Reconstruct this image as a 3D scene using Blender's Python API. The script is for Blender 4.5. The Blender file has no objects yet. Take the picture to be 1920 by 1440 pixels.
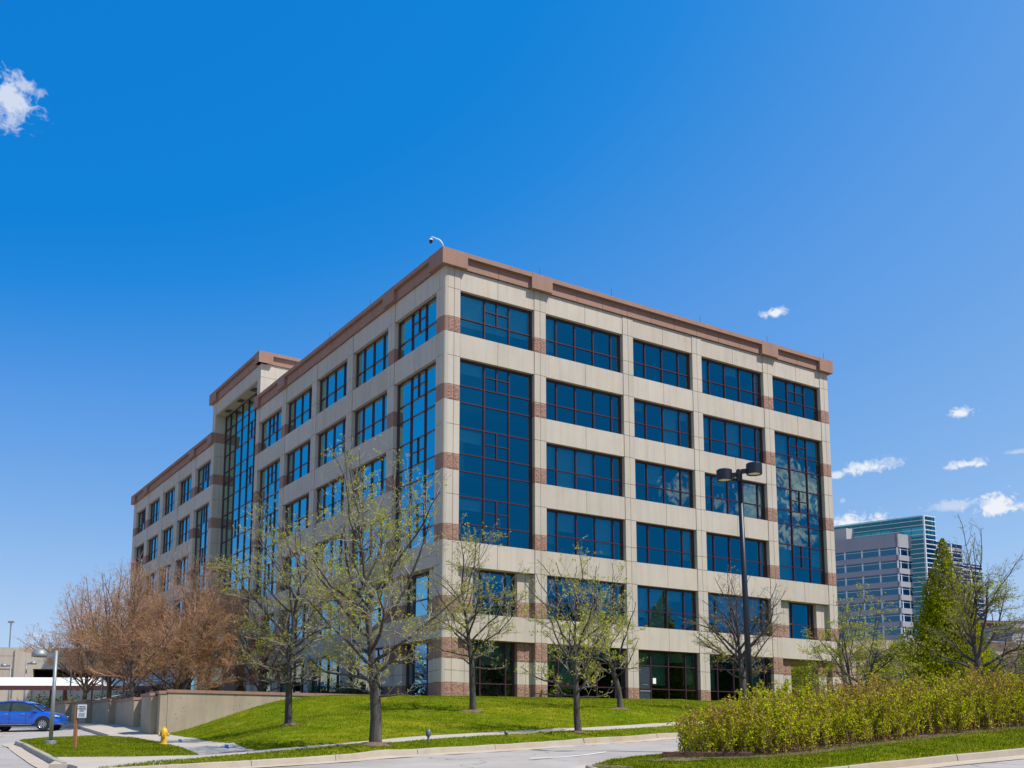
import bpy, bmesh, math, random
import numpy as np
from mathutils import Vector, Matrix
from mathutils.geometry import delaunay_2d_cdt
R = math.radians
scene = bpy.context.scene
col = scene.collection

# ------------------------------------------------------------------ helpers
def link(o, parent=None):
    col.objects.link(o)
    if parent is not None:
        o.parent = parent
    return o

def tag(o, label=None, cat=None, group=None, kind=None):
    if label: o['label'] = label
    if cat: o['category'] = cat
    if group: o['group'] = group
    if kind: o['kind'] = kind
    return o

def empty(name, loc=(0, 0, 0), rz=0.0, parent=None):
    o = bpy.data.objects.new(name, None)
    o.location = loc
    o.rotation_euler = (0, 0, rz)
    o.empty_display_size = 0.2
    return link(o, parent)

def copy_tree(o, parent=None, share=True):
    c = o.copy()
    link(c, parent)
    for ch in o.children:
        copy_tree(ch, c)
    return c

class MB:
    """collects polygons; build() links them as one mesh object"""
    def __init__(s):
        s.v = []; s.f = []; s.m = []
    def quad(s, a, b, c, d, m=0):
        n = len(s.v); s.v += [tuple(a), tuple(b), tuple(c), tuple(d)]; s.f.append((n, n+1, n+2, n+3)); s.m.append(m)
    def tri(s, a, b, c, m=0):
        n = len(s.v); s.v += [tuple(a), tuple(b), tuple(c)]; s.f.append((n, n+1, n+2)); s.m.append(m)
    def poly(s, pts, m=0):
        n = len(s.v); s.v += [tuple(p) for p in pts]; s.f.append(tuple(range(n, n+len(pts)))); s.m.append(m)
    def box(s, x0, y0, z0, x1, y1, z1, T=None, m=0):
        if x0 > x1: x0, x1 = x1, x0
        if y0 > y1: y0, y1 = y1, y0
        if z0 > z1: z0, z1 = z1, z0
        p = [(x0,y0,z0),(x1,y0,z0),(x1,y1,z0),(x0,y1,z0),(x0,y0,z1),(x1,y0,z1),(x1,y1,z1),(x0,y1,z1)]
        if T: p = [T(*q) for q in p]
        n = len(s.v); s.v += p
        for f in ((0,3,2,1),(4,5,6,7),(0,1,5,4),(1,2,6,5),(2,3,7,6),(3,0,4,7)):
            s.f.append(tuple(n+i for i in f)); s.m.append(m)
    def tube(s, pts, rads, n=8, cap=True, m=0):
        pts = [Vector(p) for p in pts]
        if not hasattr(rads, '__len__'): rads = [rads]*len(pts)
        base = len(s.v)
        up = Vector((0.13, 0.31, 0.94)).normalized()
        for i, p in enumerate(pts):
            t = (pts[min(i+1, len(pts)-1)] - pts[max(i-1, 0)]).normalized()
            a = t.cross(up)
            if a.length < 0.05: a = t.cross(Vector((1, 0, 0)))
            a.normalize(); b = t.cross(a)
            for k in range(n):
                w = 2*math.pi*k/n
                s.v.append(tuple(p + (a*math.cos(w) + b*math.sin(w))*rads[i]))
        for i in range(len(pts)-1):
            for k in range(n):
                k2 = (k+1) % n
                s.f.append((base+i*n+k, base+i*n+k2, base+(i+1)*n+k2, base+(i+1)*n+k)); s.m.append(m)
        if cap:
            s.f.append(tuple(base+k for k in range(n))); s.m.append(m)
            s.f.append(tuple(base+(len(pts)-1)*n+k for k in reversed(range(n)))); s.m.append(m)
    def lathe(s, prof, n=20, c=(0, 0, 0), m=0):
        base = len(s.v)
        for r, z in prof:
            for k in range(n):
                w = 2*math.pi*k/n
                s.v.append((c[0]+r*math.cos(w), c[1]+r*math.sin(w), c[2]+z))
        for i in range(len(prof)-1):
            for k in range(n):
                k2 = (k+1) % n
                s.f.append((base+i*n+k, base+i*n+k2, base+(i+1)*n+k2, base+(i+1)*n+k)); s.m.append(m)
    def build(s, name, mats, parent=None, smooth=False, bevel=0, fixn=True):
        me = bpy.data.meshes.new(name)
        me.from_pydata(s.v, [], s.f)
        if not isinstance(mats, (list, tuple)): mats = [mats]
        for mt in mats: me.materials.append(mt)
        if any(s.m): me.polygons.foreach_set('material_index', s.m)
        if fixn:
            bm = bmesh.new(); bm.from_mesh(me)
            bmesh.ops.recalc_face_normals(bm, faces=bm.faces)
            bm.to_mesh(me); bm.free()
        if smooth: me.polygons.foreach_set('use_smooth', [True]*len(me.polygons))
        me.update()
        o = bpy.data.objects.new(name, me)
        link(o, parent)
        if bevel:
            b = o.modifiers.new('bevel', 'BEVEL'); b.width = bevel; b.segments = 2; b.limit_method = 'ANGLE'
        return o

def mesh_np(name, V, F, mat, parent=None, smooth=False):
    me = bpy.data.meshes.new(name)
    V = np.ascontiguousarray(V, dtype=np.float32); F = np.ascontiguousarray(F, dtype=np.int32)
    nf, k = F.shape
    me.vertices.add(len(V)); me.vertices.foreach_set('co', V.ravel())
    me.loops.add(nf*k); me.loops.foreach_set('vertex_index', F.ravel())
    me.polygons.add(nf)
    me.polygons.foreach_set('loop_start', np.arange(0, nf*k, k, dtype=np.int32))
    me.polygons.foreach_set('loop_total', np.full(nf, k, dtype=np.int32))
    if smooth: me.polygons.foreach_set('use_smooth', np.ones(nf, dtype=bool))
    for mt in (mat if isinstance(mat, (list, tuple)) else [mat]): me.materials.append(mt)
    me.update(calc_edges=True)
    o = bpy.data.objects.new(name, me)
    return link(o, parent)

# ------------------------------------------------------------------ materials
def new_mat(name):
    m = bpy.data.materials.new(name); m.use_nodes = True
    nt = m.node_tree; b = nt.nodes['Principled BSDF']
    return m, nt, b

def ramp(nt, fac, stops):
    r = nt.nodes.new('ShaderNodeValToRGB')
    e = r.color_ramp.elements
    while len(e) < len(stops): e.new(0.5)
    for i, (p, c) in enumerate(stops):
        e[i].position = p; e[i].color = (*c, 1)
    nt.links.new(fac, r.inputs['Fac'])
    return r.outputs['Color']

def noise(nt, vec, scale, detail=4, rough=0.6, dist=0):
    n = nt.nodes.new('ShaderNodeTexNoise')
    n.inputs['Scale'].default_value = scale; n.inputs['Detail'].default_value = detail
    n.inputs['Roughness'].default_value = rough; n.inputs['Distortion'].default_value = dist
    if vec is not None: nt.links.new(vec, n.inputs['Vector'])
    return n.outputs['Fac']

def mapping(nt, vec, scale=(1, 1, 1), loc=(0, 0, 0), rot=(0, 0, 0)):
    n = nt.nodes.new('ShaderNodeMapping')
    n.inputs['Scale'].default_value = scale; n.inputs['Location'].default_value = loc
    n.inputs['Rotation'].default_value = rot
    nt.links.new(vec, n.inputs['Vector'])
    return n.outputs['Vector']

def coord(nt, which='Object'):
    return nt.nodes.new('ShaderNodeTexCoord').outputs[which]

def mixc(nt, fac, a, b, mode='MIX'):
    n = nt.nodes.new('ShaderNodeMix'); n.data_type = 'RGBA'; n.blend_type = mode
    for sock, v in ((n.inputs[0], fac), (n.inputs[6], a), (n.inputs[7], b)):
        if isinstance(v, (int, float)): sock.default_value = v
        elif isinstance(v, tuple): sock.default_value = (*v, 1)
        else: nt.links.new(v, sock)
    return n.outputs[2]

def bump(nt, h, strength=0.3, dist=0.02, b=None):
    n = nt.nodes.new('ShaderNodeBump'); n.inputs['Strength'].default_value = strength
    n.inputs['Distance'].default_value = dist
    nt.links.new(h, n.inputs['Height'])
    if b is not None: nt.links.new(n.outputs['Normal'], b.inputs['Normal'])
    return n.outputs['Normal']

def simple(name, colr, rough=0.6, metal=0.0, var=0.12, scale=3.0, bumpk=0.0, bscale=20, coat=0):
    m, nt, b = new_mat(name)
    c = coord(nt)
    f = noise(nt, c, scale, 5)
    lo = tuple(x*(1-var) for x in colr); hi = tuple(min(1, x*(1+var)) for x in colr)
    nt.links.new(ramp(nt, f, [(0.3, lo), (0.7, hi)]), b.inputs['Base Color'])
    b.inputs['Roughness'].default_value = rough; b.inputs['Metallic'].default_value = metal
    if coat: b.inputs['Coat Weight'].default_value = coat; b.inputs['Coat Roughness'].default_value = 0.04
    if bumpk: bump(nt, noise(nt, c, bscale, 4), bumpk, 0.03, b)
    return m

def precast(name, colr, streak=0.17):
    """cast stone: fine grain, cloudy tone and vertical weather streaks"""
    m, nt, b = new_mat(name)
    c = coord(nt)
    f1 = noise(nt, c, 0.55, 6, 0.65)
    f2 = noise(nt, mapping(nt, c, (2.6, 2.6, 0.16)), 1.0, 5, 0.7)
    f3 = noise(nt, c, 30, 3)
    base = ramp(nt, f1, [(0.3, tuple(x*0.93 for x in colr)), (0.7, tuple(x*1.05 for x in colr))])
    st = ramp(nt, f2, [(0.25, (1-streak,)*3), (0.55, (1, 1, 1)), (0.8, (1.0, 0.985, 0.955))])
    c1 = mixc(nt, 1.0, base, st, 'MULTIPLY')
    g = ramp(nt, f3, [(0.3, (0.94,)*3), (0.7, (1.04,)*3)])
    oi = nt.nodes.new('ShaderNodeObjectInfo')          # cast batches differ slightly in tone
    tone = ramp(nt, oi.outputs['Random'], [(0.0, (0.94, 0.93, 0.91)), (0.5, (1, 1, 1)), (1.0, (1.04, 1.035, 1.03))])
    f4 = noise(nt, mapping(nt, c, (0.9, 0.9, 0.35)), 1.0, 3, 0.6)
    warm = ramp(nt, f4, [(0.35, (1, 1, 1)), (0.7, (1.02, 0.975, 0.90))])
    c2 = mixc(nt, 1.0, mixc(nt, 1.0, c1, tone, 'MULTIPLY'), warm, 'MULTIPLY')
    nt.links.new(mixc(nt, 1.0, c2, g, 'MULTIPLY'), b.inputs['Base Color'])
    b.inputs['Roughness'].default_value = 0.85
    bump(nt, f3, 0.15, 0.01, b)
    return m

M = {}
M['beige'] = precast('precast_beige', (0.475, 0.420, 0.360))
M['beige_joint'] = simple('joint_dark', (0.085, 0.065, 0.05), 0.9)
M['brown'] = precast('precast_brown', (0.29, 0.165, 0.125), 0.14)

def rough_stone():
    m, nt, b = new_mat('split_face_stone')
    c = coord(nt)
    f = noise(nt, c, 9, 6, 0.7, 0.5)
    nt.links.new(ramp(nt, f, [(0.28, (0.22, 0.115, 0.085)), (0.55, (0.35, 0.20, 0.15)), (0.8, (0.45, 0.28, 0.21))]), b.inputs['Base Color'])
    b.inputs['Roughness'].default_value = 0.9
    bump(nt, noise(nt, c, 7, 7, 0.72, 0.8), 0.9, 0.12, b)
    return m
M['rough'] = rough_stone()
M['frame'] = simple('maroon_frame', (0.050, 0.015, 0.026), 0.38, 0.0, 0.1, 2)
M['soffit'] = simple('tan_soffit', (0.36, 0.30, 0.20), 0.85, 0, 0.08)

def glass_mat(name, tint, trans, fac, rough=0.0, wav=0.012, wscale=0.7):
    m = bpy.data.materials.new(name); m.use_nodes = True
    nt = m.node_tree; nt.nodes.clear()
    out = nt.nodes.new('ShaderNodeOutputMaterial')
    g = nt.nodes.new('ShaderNodeBsdfGlossy'); g.inputs['Color'].default_value = (*tint, 1); g.inputs['Roughness'].default_value = rough
    t = nt.nodes.new('ShaderNodeBsdfTransparent'); t.inputs['Color'].default_value = (*trans, 1)
    mx = nt.nodes.new('ShaderNodeMixShader')
    lw = nt.nodes.new('ShaderNodeLayerWeight'); lw.inputs['Blend'].default_value = 0.35
    mr = nt.nodes.new('ShaderNodeMapRange'); mr.inputs['To Min'].default_value = fac; mr.inputs['To Max'].default_value = 0.97
    nt.links.new(lw.outputs['Fresnel'], mr.inputs['Value'])
    nt.links.new(mr.outputs['Result'], mx.inputs['Fac'])
    nt.links.new(t.outputs[0], mx.inputs[1]); nt.links.new(g.outputs[0], mx.inputs[2])
    nt.links.new(mx.outputs[0], out.inputs['Surface'])
    c = coord(nt)
    bn = nt.nodes.new('ShaderNodeBump'); bn.inputs['Strength'].default_value = 1.0; bn.inputs['Distance'].default_value = wav
    nt.links.new(noise(nt, c, wscale, 2, 0.5), bn.inputs['Height'])
    nt.links.new(bn.outputs['Normal'], g.inputs['Normal']); nt.links.new(bn.outputs['Normal'], lw.inputs['Normal'])
    return m
M['glass'] = glass_mat('tinted_glass', (0.60, 0.84, 0.72), (0.34, 0.60, 0.64), 0.32)
M['glass_low'] = glass_mat('ground_floor_glass', (0.40, 0.58, 0.60), (0.30, 0.52, 0.48), 0.22)
M['interior'] = simple('interior_dark', (0.07, 0.085, 0.09), 0.9)
M['ceiling'] = simple('interior_ceiling', (0.35, 0.38, 0.38), 0.9)
M['blind'] = simple('window_blind', (0.62, 0.68, 0.68), 0.8, 0, 0.05, 8)

SKYS, CLB, SUNE, EXPO = 0.13, 0.60, 3.7, 0.65
CLOUDS = [(-27.93, 30.56, 1.4, 1.12, {'base': 1.1, 'amt': 0.75}), (-27.1, 31.14, 0.95, 0.4, {'base': 1, 'amt': 0.6}), (-27.69, 29.62, 0.51, 0.79, {'base': 1, 'amt': 0.55}), (14.94, 22.54, 0.82, 0.36, {'base': 0.8}), (24.19, 16.51, 0.7, 0.33, {'base': 0.9}), (19.78, 14.15, 1.4, 0.49, {'base': 0.7}), (17.91, 13.93, 0.38, 0.2, {'base': 0.9, 'amt': 0.8}), (24.28, 13.85, 0.95, 0.33, {'base': 0.6}), (18.93, 11.12, 1.4, 0.73, {'base': 0.9, 'soft': 0.6}), (18.47, 11.23, 0.82, 0.59, {'base': 0.8, 'soft': 0.6}), (25.76, 11.48, 1.46, 0.86, {'base': 0.5, 'soft': 0.5}), (23.65, 11.89, 1.59, 0.3, {'base': 1, 'amt': 0.45}), (18.12, 12.52, 0.16, 0.23, {'amt': 0.3}), (-24.5, 5.18, 0.7, 0.13, {'amt': 0.35}), (26.67, 14.22, 0.63, 0.16, {'amt': 0.35}), (97.76, 13.09, 1.52, 1.25, {'amt': 1, 'base': 1.0, 'soft': 0.8}), (98.35, 13.83, 0.99, 0.99, {'amt': 0.78, 'base': 1.0, 'soft': 0.8}), (100.03, 12.79, 1.45, 1.12, {'amt': 0.7150000000000001, 'base': 1.0, 'soft': 0.8}), (101.06, 12.13, 0.99, 0.73, {'amt': 0.52, 'base': 1.0, 'soft': 0.8}), (104.37, 13.71, 0.86, 0.73, {'amt': 0.65, 'base': 1.0, 'soft': 0.8}), (110.69, 9.9, 0.99, 0.4, {'amt': 0.39, 'base': 1.0, 'soft': 0.8}), (97.84, 10.96, 1.19, 0.86, {'amt': 0.78, 'base': 1.0, 'soft': 0.8}), (98.11, 14.72, 0.4, 0.33, {'amt': 0.78, 'base': 1.0, 'soft': 0.8}), (104.24, 13.12, 0.79, 0.46, {'amt': 0.52, 'base': 1.0, 'soft': 0.8})]

# ------------------------------------------------------------------ grade
KERB = [(-8.986, 23.255, -1.111), (-8.606, 23.672, -1.099), (-7.759, 24.601, -1.061), (-6.689, 25.773, -1.018), (-5.511, 27.062, -0.963), (-4.357, 28.323, -0.893), (-3.034, 29.768, -0.831), (-1.415, 31.535, -0.725), (-0.168, 32.894, -0.653), (2.763, 36.084, -0.487), (4.61, 38.093, -0.362), (6.328, 39.96, -0.265), (9.847, 43.781, -0.056), (16.809, 51.333, 0.356), (26.684, 62.032, 0.909)]

NEAR = [(-8.256, 25.732, -0.991), (-7.823, 26.766, -0.924), (-7.051, 28.186, -0.848), (-5.967, 29.262, -0.739), (-4.995, 30.23, -0.669), (-4.334, 30.892, -0.608), (-2.829, 32.406, -0.47), (-0.072, 35.203, -0.271), (0.925, 36.222, -0.212), (2.682, 38.024, -0.131), (5.072, 40.49, 0.004), (7.938, 43.462, 0.214), (11.954, 47.653, 0.49), (17.553, 53.533, 0.882), (27.667, 64.232, 1.547)]

FAR = [(-8.713, 29.141, -0.912), (-7.554, 30.186, -0.783), (-6.377, 31.262, -0.69), (-5.327, 32.23, -0.608), (-3.342, 34.088, -0.392), (-0.076, 37.203, -0.195), (0.977, 38.222, -0.126), (2.824, 40.024, -0.032), (6.213, 43.371, 0.182), (8.305, 45.462, 0.306), (12.459, 49.653, 0.606), (18.213, 55.533, 1.018), (28.535, 66.232, 1.712)]

WALLBASE = [(-16.206, 48.885, -0.241), (-15.482, 49.495, -0.025), (-14.287, 50.468, 0.522), (-12.962, 51.492, 1.079), (-12.025, 52.185, 1.459), (-11.062, 52.869, 1.655), (-9.027, 54.247, 1.827), (-7.069, 55.501, 1.852)]

BERM = [(-8.145, 38.0, 0.1), (-8.464, 36.0, -0.168), (-8.852, 34.0, -0.444), (-12.019, 42.0, -0.158), (-7.14, 41.0, 0.5), (-3.927, 29.943, -0.539), (-4.516, 42.0, 0.417), (-1.646, 44.0, 0.728), (0.922, 45.0, 0.71), (4.891, 47.0, 0.931), (-6.673, 50.0, 1.429), (-4.461, 54.3, 1.746), (-3.436, 55.3, 1.801), (-0.878, 57.0, 1.842), (2.043, 59.4, 1.91), (7.729, 63.0, 1.942), (12.6, 66.0, 1.974), (2.335, 36.546, -0.182), (8.202, 50.0, 0.97), (11.453, 62.0, 1.761), (-9.958, 48.5, 1.372)]

PATH_R = [(-15.74, 48.0, -0.27), (-10.857, 38.0, -0.593), (-7.632, 31.0, -0.787)]

PATH_L = [(-18.347, 46.5, -0.288), (-15.589, 43.0, -0.383), (-12.758, 38.0, -0.573), (-10.561, 33.5, -0.74), (-8.82, 29.5, -0.91)]

ISL = [(-8.82, 29.5, -0.91), (-10.413, 28.8, -0.943), (-12.234, 28.5, -0.953)]

ISL_KERB = [(-10.695, 25.3, -1.078), (-11.654, 27.0, -0.996), (-12.997, 29.5, -0.91), (-15.426, 34.0, -0.778), (-18.379, 39.5, -0.617), (-20.321, 43.0, -0.531), (-20.783, 44.5, -0.488)]

ISL_TOP = [(-20.674, 45.0, -0.454), (-20.444, 46.0, -0.376), (-18.347, 46.5, -0.288)]

LOT = [(-12.008, 24.6, -0.985), (-18.603, 38.0, -0.577), (-25.529, 55.5, 0.152), (-26.981, 55.0, 0.092), (-25.774, 60.0, 0.435)]

WALK2 = [(-18.976, 50.0, -0.248), (-26.051, 61.0, 0.36), (-29.387, 69.0, 0.873), (-24.826, 63.0, 0.643), (-21.365, 58.0, 0.436), (-18.289, 53.0, 0.088)]

ROAD = [(0.485, 28.0, -0.795), (2.78, 31.0, -0.672), (4.712, 33.0, -0.545), (-3.737, 24.5, -0.983)]

RI = [(2.199, 26.2, -1.073), (2.779, 27.3, -1.002), (4.136, 29.0, -0.917), (3.328, 23.8, -1.114)]

NK = [(1.707, 24.0, -1.264), (4.433, 23.6, -1.357), (7.816, 25.2, -1.151), (9.766, 26.0, -0.99), (11.975, 26.8, -0.817), (13.361, 27.3, -0.713), (16.527, 28.4, -0.465)]

HB = [(4.231, 26.8, -0.911), (5.295, 26.2, -0.968), (6.478, 26.5, -0.88), (8.441, 27.6, -0.744), (10.924, 29.0, -0.493), (12.827, 30.0, -0.327), (15.314, 31.2, -0.131), (18.016, 32.3, 0.078)]

ctrl = []
def fill(L_, step=1.3):
    out = []
    for p, q in zip(L_[:-1], L_[1:]):
        n = max(1, int(math.dist(p[:2], q[:2])/step))
        out += [tuple(p[k]+(q[k]-p[k])*i/n for k in range(3)) for i in range(n)]
    return out+[L_[-1]]
for T_ in (KERB, NEAR, FAR, WALLBASE, PATH_R, PATH_L, ISL_KERB, HB, NK): ctrl += fill(T_)
for T_ in (BERM, ISL, ISL_TOP, LOT, WALK2, ROAD, RI): ctrl += T_
# ground the photograph only hints at: the road to the camera, the terrace under the building, hills behind
ctrl += [(0,0,-1.98),(-8,4,-1.95),(8,4,-1.9),(0,12,-1.6),(-12,14,-1.5),(12,14,-1.6),(-30,20,-1.2),(-45,30,-0.7),(30,20,-0.6),(45,28,0.4),
         (0,-30,-2.6),(-40,-20,-2.4),(40,-20,-1.6),(20,22,-1.15),
         (-3.8,56.5,1.86),(10,62,1.93),(23,73.5,2.0),(-8,62,1.86),(-15,70,1.86),(-25,90,1.9),(-42,116,2.0),(5,75,1.9),(-10,95,1.9),
         (24,60,1.95),(30,66,2.2),(34,74,2.8),(24,50,2.0),(30,48,2.2),(26,40,1.2),(22,84,2.9),
         (42,90,4.6),(50,104,7.0),(56,120,10.0),(66,140,13.2),(36,104,5.8),(20,110,5.6),(20,140,11),(80,170,16),(120,240,22),(110,300,26),(60,300,26),(200,300,27),
         (20,200,17),(60,180,17),(80,110,6.2),(70,90,4.6),(120,130,8),
         (-46,75,0.5),(-36,70,0.5),(-60,90,0.6),(-55,108,0.7),(-45,60,0.1),(-60,60,0.0),(-90,110,0.8),(-40,95,0.9),(-120,60,0),(-80,200,1.0),(-200,200,2),(0,400,18),(-100,400,8),
         (200,100,8),(250,0,0),(-250,0,-3),(0,-250,-6),(350,350,28),(-350,350,4),(-26.5,75,1.2),(-29,80,1.3)]
ctrl = np.array(ctrl, float)
CX = ctrl[:, :2]; CZ = ctrl[:, 2]
_d = np.linalg.norm(CX[:, None]-CX[None], axis=2)
_n = len(CX)
_A = np.zeros((_n+3, _n+3)); _A[:_n, :_n] = -_d + np.eye(_n)*0.5
_A[:_n, _n] = 1; _A[:_n, _n+1:] = CX; _A[_n, :_n] = 1; _A[_n+1:, :_n] = CX.T
_w = np.linalg.lstsq(_A, np.concatenate([CZ, [0, 0, 0]]), rcond=None)[0]
def Hn(P):
    P = np.asarray(P, float).reshape(-1, 2)
    out = np.empty(len(P))
    for i in range(0, len(P), 4000):
        q = P[i:i+4000]
        d = np.linalg.norm(q[:, None]-CX[None], axis=2)
        out[i:i+4000] = -d@_w[:_n] + _w[_n] + q@_w[_n+1:]
    return out
def H(x, y): return float(Hn([(x, y)])[0])

def drape(name, poly, off, mat, step=0.6, skirt=0.0, jitter=0.0, kind='structure', extra=None, holes=()):
    """triangulated patch inside a plan polygon that follows the grade"""
    poly = [Vector(p[:2]) for p in poly]
    # densify the outline
    out = []
    for i, p in enumerate(poly):
        q = poly[(i+1) % len(poly)]
        n = max(1, int((q-p).length/step))
        out += [p.lerp(q, k/n) for k in range(n)]
    xs = [p.x for p in out]; ys = [p.y for p in out]
    nb = len(out)
    edges = [(i, (i+1) % nb) for i in range(nb)]
    pa = np.array([(p.x, p.y) for p in out])
    gx = np.arange(min(xs)+step/2, max(xs), step); gy = np.arange(min(ys)+step/2, max(ys), step)
    g = np.stack(np.meshgrid(gx, gy), -1).reshape(-1, 2)
    ins = np.zeros(len(g), bool)
    j = nb-1
    for i in range(nb):
        xi, yi = pa[i]; xj, yj = pa[j]
        c = ((yi > g[:, 1]) != (yj > g[:, 1])) & (g[:, 0] < (xj-xi)*(g[:, 1]-yi)/((yj-yi) if abs(yj-yi) > 1e-12 else 1e-12)+xi)
        ins ^= c; j = i
    g = g[ins]
    pts = out + [Vector(q) for q in g]
    vs, es, fs, *_ = delaunay_2d_cdt(pts, edges, [], 1, 1e-4)
    P = np.array([(v.x, v.y) for v in vs])
    Z = Hn(P)+off
    if jitter:
        rs = np.random.RandomState(len(P)); Z = Z + rs.normal(0, jitter, len(P))
    me = bpy.data.meshes.new(name)
    V = [(P[i, 0], P[i, 1], Z[i]) for i in range(len(P))]
    F = [tuple(f) for f in fs]
    if skirt:
        zb = Hn(pa)+off
        b = len(V)
        V += [(pa[i, 0], pa[i, 1], zb[i]) for i in range(nb)] + [(pa[i, 0], pa[i, 1], zb[i]-skirt) for i in range(nb)]
        F += [(b+i, b+(i+1) % nb, b+nb+(i+1) % nb, b+nb+i) for i in range(nb)]
    me.from_pydata(V, [], F)
    me.materials.append(mat)
    me.polygons.foreach_set('use_smooth', [len(f) == 3 for f in F])
    me.update()
    o = bpy.data.objects.new(name, me); link(o)
    if kind: o['kind'] = kind
    return o

def offset_line(pl, d):
    out = []
    for i, p in enumerate(pl):
        a = Vector(pl[max(0, i-1)][:2]); b = Vector(pl[min(len(pl)-1, i+1)][:2])
        t = (b-a).normalized(); n = Vector((-t.y, t.x))
        out.append((p[0]+n.x*d, p[1]+n.y*d))
    return out

def densify(pl, step):
    out = []
    for i in range(len(pl)-1):
        a = Vector(pl[i][:2]); b = Vector(pl[i+1][:2]); n = max(1, int((b-a).length/step))
        out += [tuple(a.lerp(b, k/n)) for k in range(n)]
    out.append(tuple(pl[-1][:2]))
    return out

def smooth_line(pl, it=2):
    pl = [tuple(p[:2]) for p in pl]
    for _ in range(it):
        q = [pl[0]]
        for a, b in zip(pl[:-1], pl[1:]):
            q.append((a[0]*.75+b[0]*.25, a[1]*.75+b[1]*.25)); q.append((a[0]*.25+b[0]*.75, a[1]*.25+b[1]*.75))
        q.append(pl[-1]); pl = q
    return pl

# ground materials
def grass_mat():
    m, nt, b = new_mat('lawn_grass')
    c = coord(nt)
    f1 = noise(nt, c, 0.35, 5, 0.6)
    f2 = noise(nt, mapping(nt, c, (1, 1, 1)), 2.2, 6, 0.75)
    f3 = noise(nt, c, 26, 4, 0.7)
    a = ramp(nt, f2, [(0.25, (0.07, 0.11, 0.003)), (0.5, (0.15, 0.185, 0.006)), (0.75, (0.29, 0.28, 0.035))])
    d = ramp(nt, f1, [(0.3, (0.62, 0.86, 0.6)), (0.5, (1, 1, 1)), (0.70, (1.55, 1.25, 1.6))])
    e = ramp(nt, f3, [(0.3, (0.62, 0.62, 0.6)), (0.5, (1, 1, 1)), (0.75, (1.3, 1.25, 1.2))])
    nt.links.new(mixc(nt, 1, mixc(nt, 1, a, d, 'MULTIPLY'), e, 'MULTIPLY'), b.inputs['Base Color'])
    b.inputs['Roughness'].default_value = 0.8
    b.inputs['Specular IOR Level'].default_value = 0.0
    bump(nt, f3, 0.9, 0.05, b)
    return m
M['grass'] = grass_mat()
def asphalt_mat():
    m, nt, b = new_mat('worn_asphalt')
    c = coord(nt)
    f1 = noise(nt, c, 0.5, 5, 0.6); f2 = noise(nt, c, 60, 3)
    v = nt.nodes.new('ShaderNodeTexVoronoi'); v.feature = 'DISTANCE_TO_EDGE'; v.inputs['Scale'].default_value = 0.17
    wv = nt.nodes.new('ShaderNodeVectorMath'); wv.operation = 'ADD'
    nn = nt.nodes.new('ShaderNodeTexNoise'); nn.inputs['Scale'].default_value = 0.9; nn.inputs['Detail'].default_value = 5
    nt.links.new(c, nn.inputs['Vector']); nt.links.new(c, wv.inputs[0]); nt.links.new(nn.outputs['Color'], wv.inputs[1])
    nt.links.new(wv.outputs[0], v.inputs['Vector'])
    a = ramp(nt, f1, [(0.3, (0.30, 0.265, 0.235)), (0.7, (0.385, 0.345, 0.31))])
    g = ramp(nt, f2, [(0.3, (0.82,)*3), (0.7, (1.15,)*3)])
    cr = ramp(nt, v.outputs['Distance'], [(0.0, (0.45,)*3), (0.006, (1, 1, 1))])
    nt.links.new(mixc(nt, 1, mixc(nt, 1, a, g, 'MULTIPLY'), cr, 'MULTIPLY'), b.inputs['Base Color'])
    b.inputs['Roughness'].default_value = 0.85
    bump(nt, f2, 0.4, 0.01, b)
    return m
M['asphalt'] = asphalt_mat()
def concrete_mat(name, colr, stain=0.25):
    m, nt, b = new_mat(name)
    c = coord(nt)
    f1 = noise(nt, c, 1.3, 6, 0.7); f2 = noise(nt, c, 45, 3); f3 = noise(nt, c, 0.4, 3)
    a = ramp(nt, f1, [(0.25, tuple(x*(1-stain) for x in colr)), (0.5, colr), (0.8, tuple(x*1.12 for x in colr))])
    g = ramp(nt, f2, [(0.3, (0.9,)*3), (0.7, (1.06,)*3)])
    h = ramp(nt, f3, [(0.35, (1.0, 0.93, 0.85)), (0.6, (1, 1, 1))])
    nt.links.new(mixc(nt, 1, mixc(nt, 1, a, g, 'MULTIPLY'), h, 'MULTIPLY'), b.inputs['Base Color'])
    b.inputs['Roughness'].default_value = 0.88
    bump(nt, f2, 0.3, 0.01, b)
    return m
M['walk'] = concrete_mat('sidewalk_concrete', (0.42, 0.37, 0.31), 0.15)
M['kerb'] = concrete_mat('kerb_concrete', (0.36, 0.31, 0.25), 0.25)
M['gutter'] = concrete_mat('gutter_concrete', (0.44, 0.37, 0.29), 0.2)
def wall_concrete():
    m, nt, b = new_mat('cast_concrete_wall')
    c = coord(nt)
    f1 = noise(nt, c, 0.8, 6, 0.65); f2 = noise(nt, mapping(nt, c, (3, 3, 0.3)), 1, 4)
    v = nt.nodes.new('ShaderNodeTexVoronoi'); v.inputs['Scale'].default_value = 5.5; nt.links.new(c, v.inputs['Vector'])
    a = ramp(nt, f1, [(0.3, (0.29, 0.235, 0.165)), (0.7, (0.37, 0.305, 0.22))])
    s = ramp(nt, f2, [(0.3, (0.86,)*3), (0.6, (1.02,)*3)])
    h = ramp(nt, v.outputs['Distance'], [(0.0, (0.35,)*3), (0.13, (0.4,)*3), (0.18, (1, 1, 1))])
    mk = ramp(nt, noise(nt, c, 1.1, 2), [(0.46, (0,)*3), (0.52, (1,)*3)])
    hh = mixc(nt, mk, (1, 1, 1), h)
    nt.links.new(mixc(nt, 1, mixc(nt, 1, a, s, 'MULTIPLY'), hh, 'MULTIPLY'), b.inputs['Base Color'])
    b.inputs['Roughness'].default_value = 0.9
    bump(nt, noise(nt, c, 25, 4), 0.3, 0.02, b)
    return m
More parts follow.
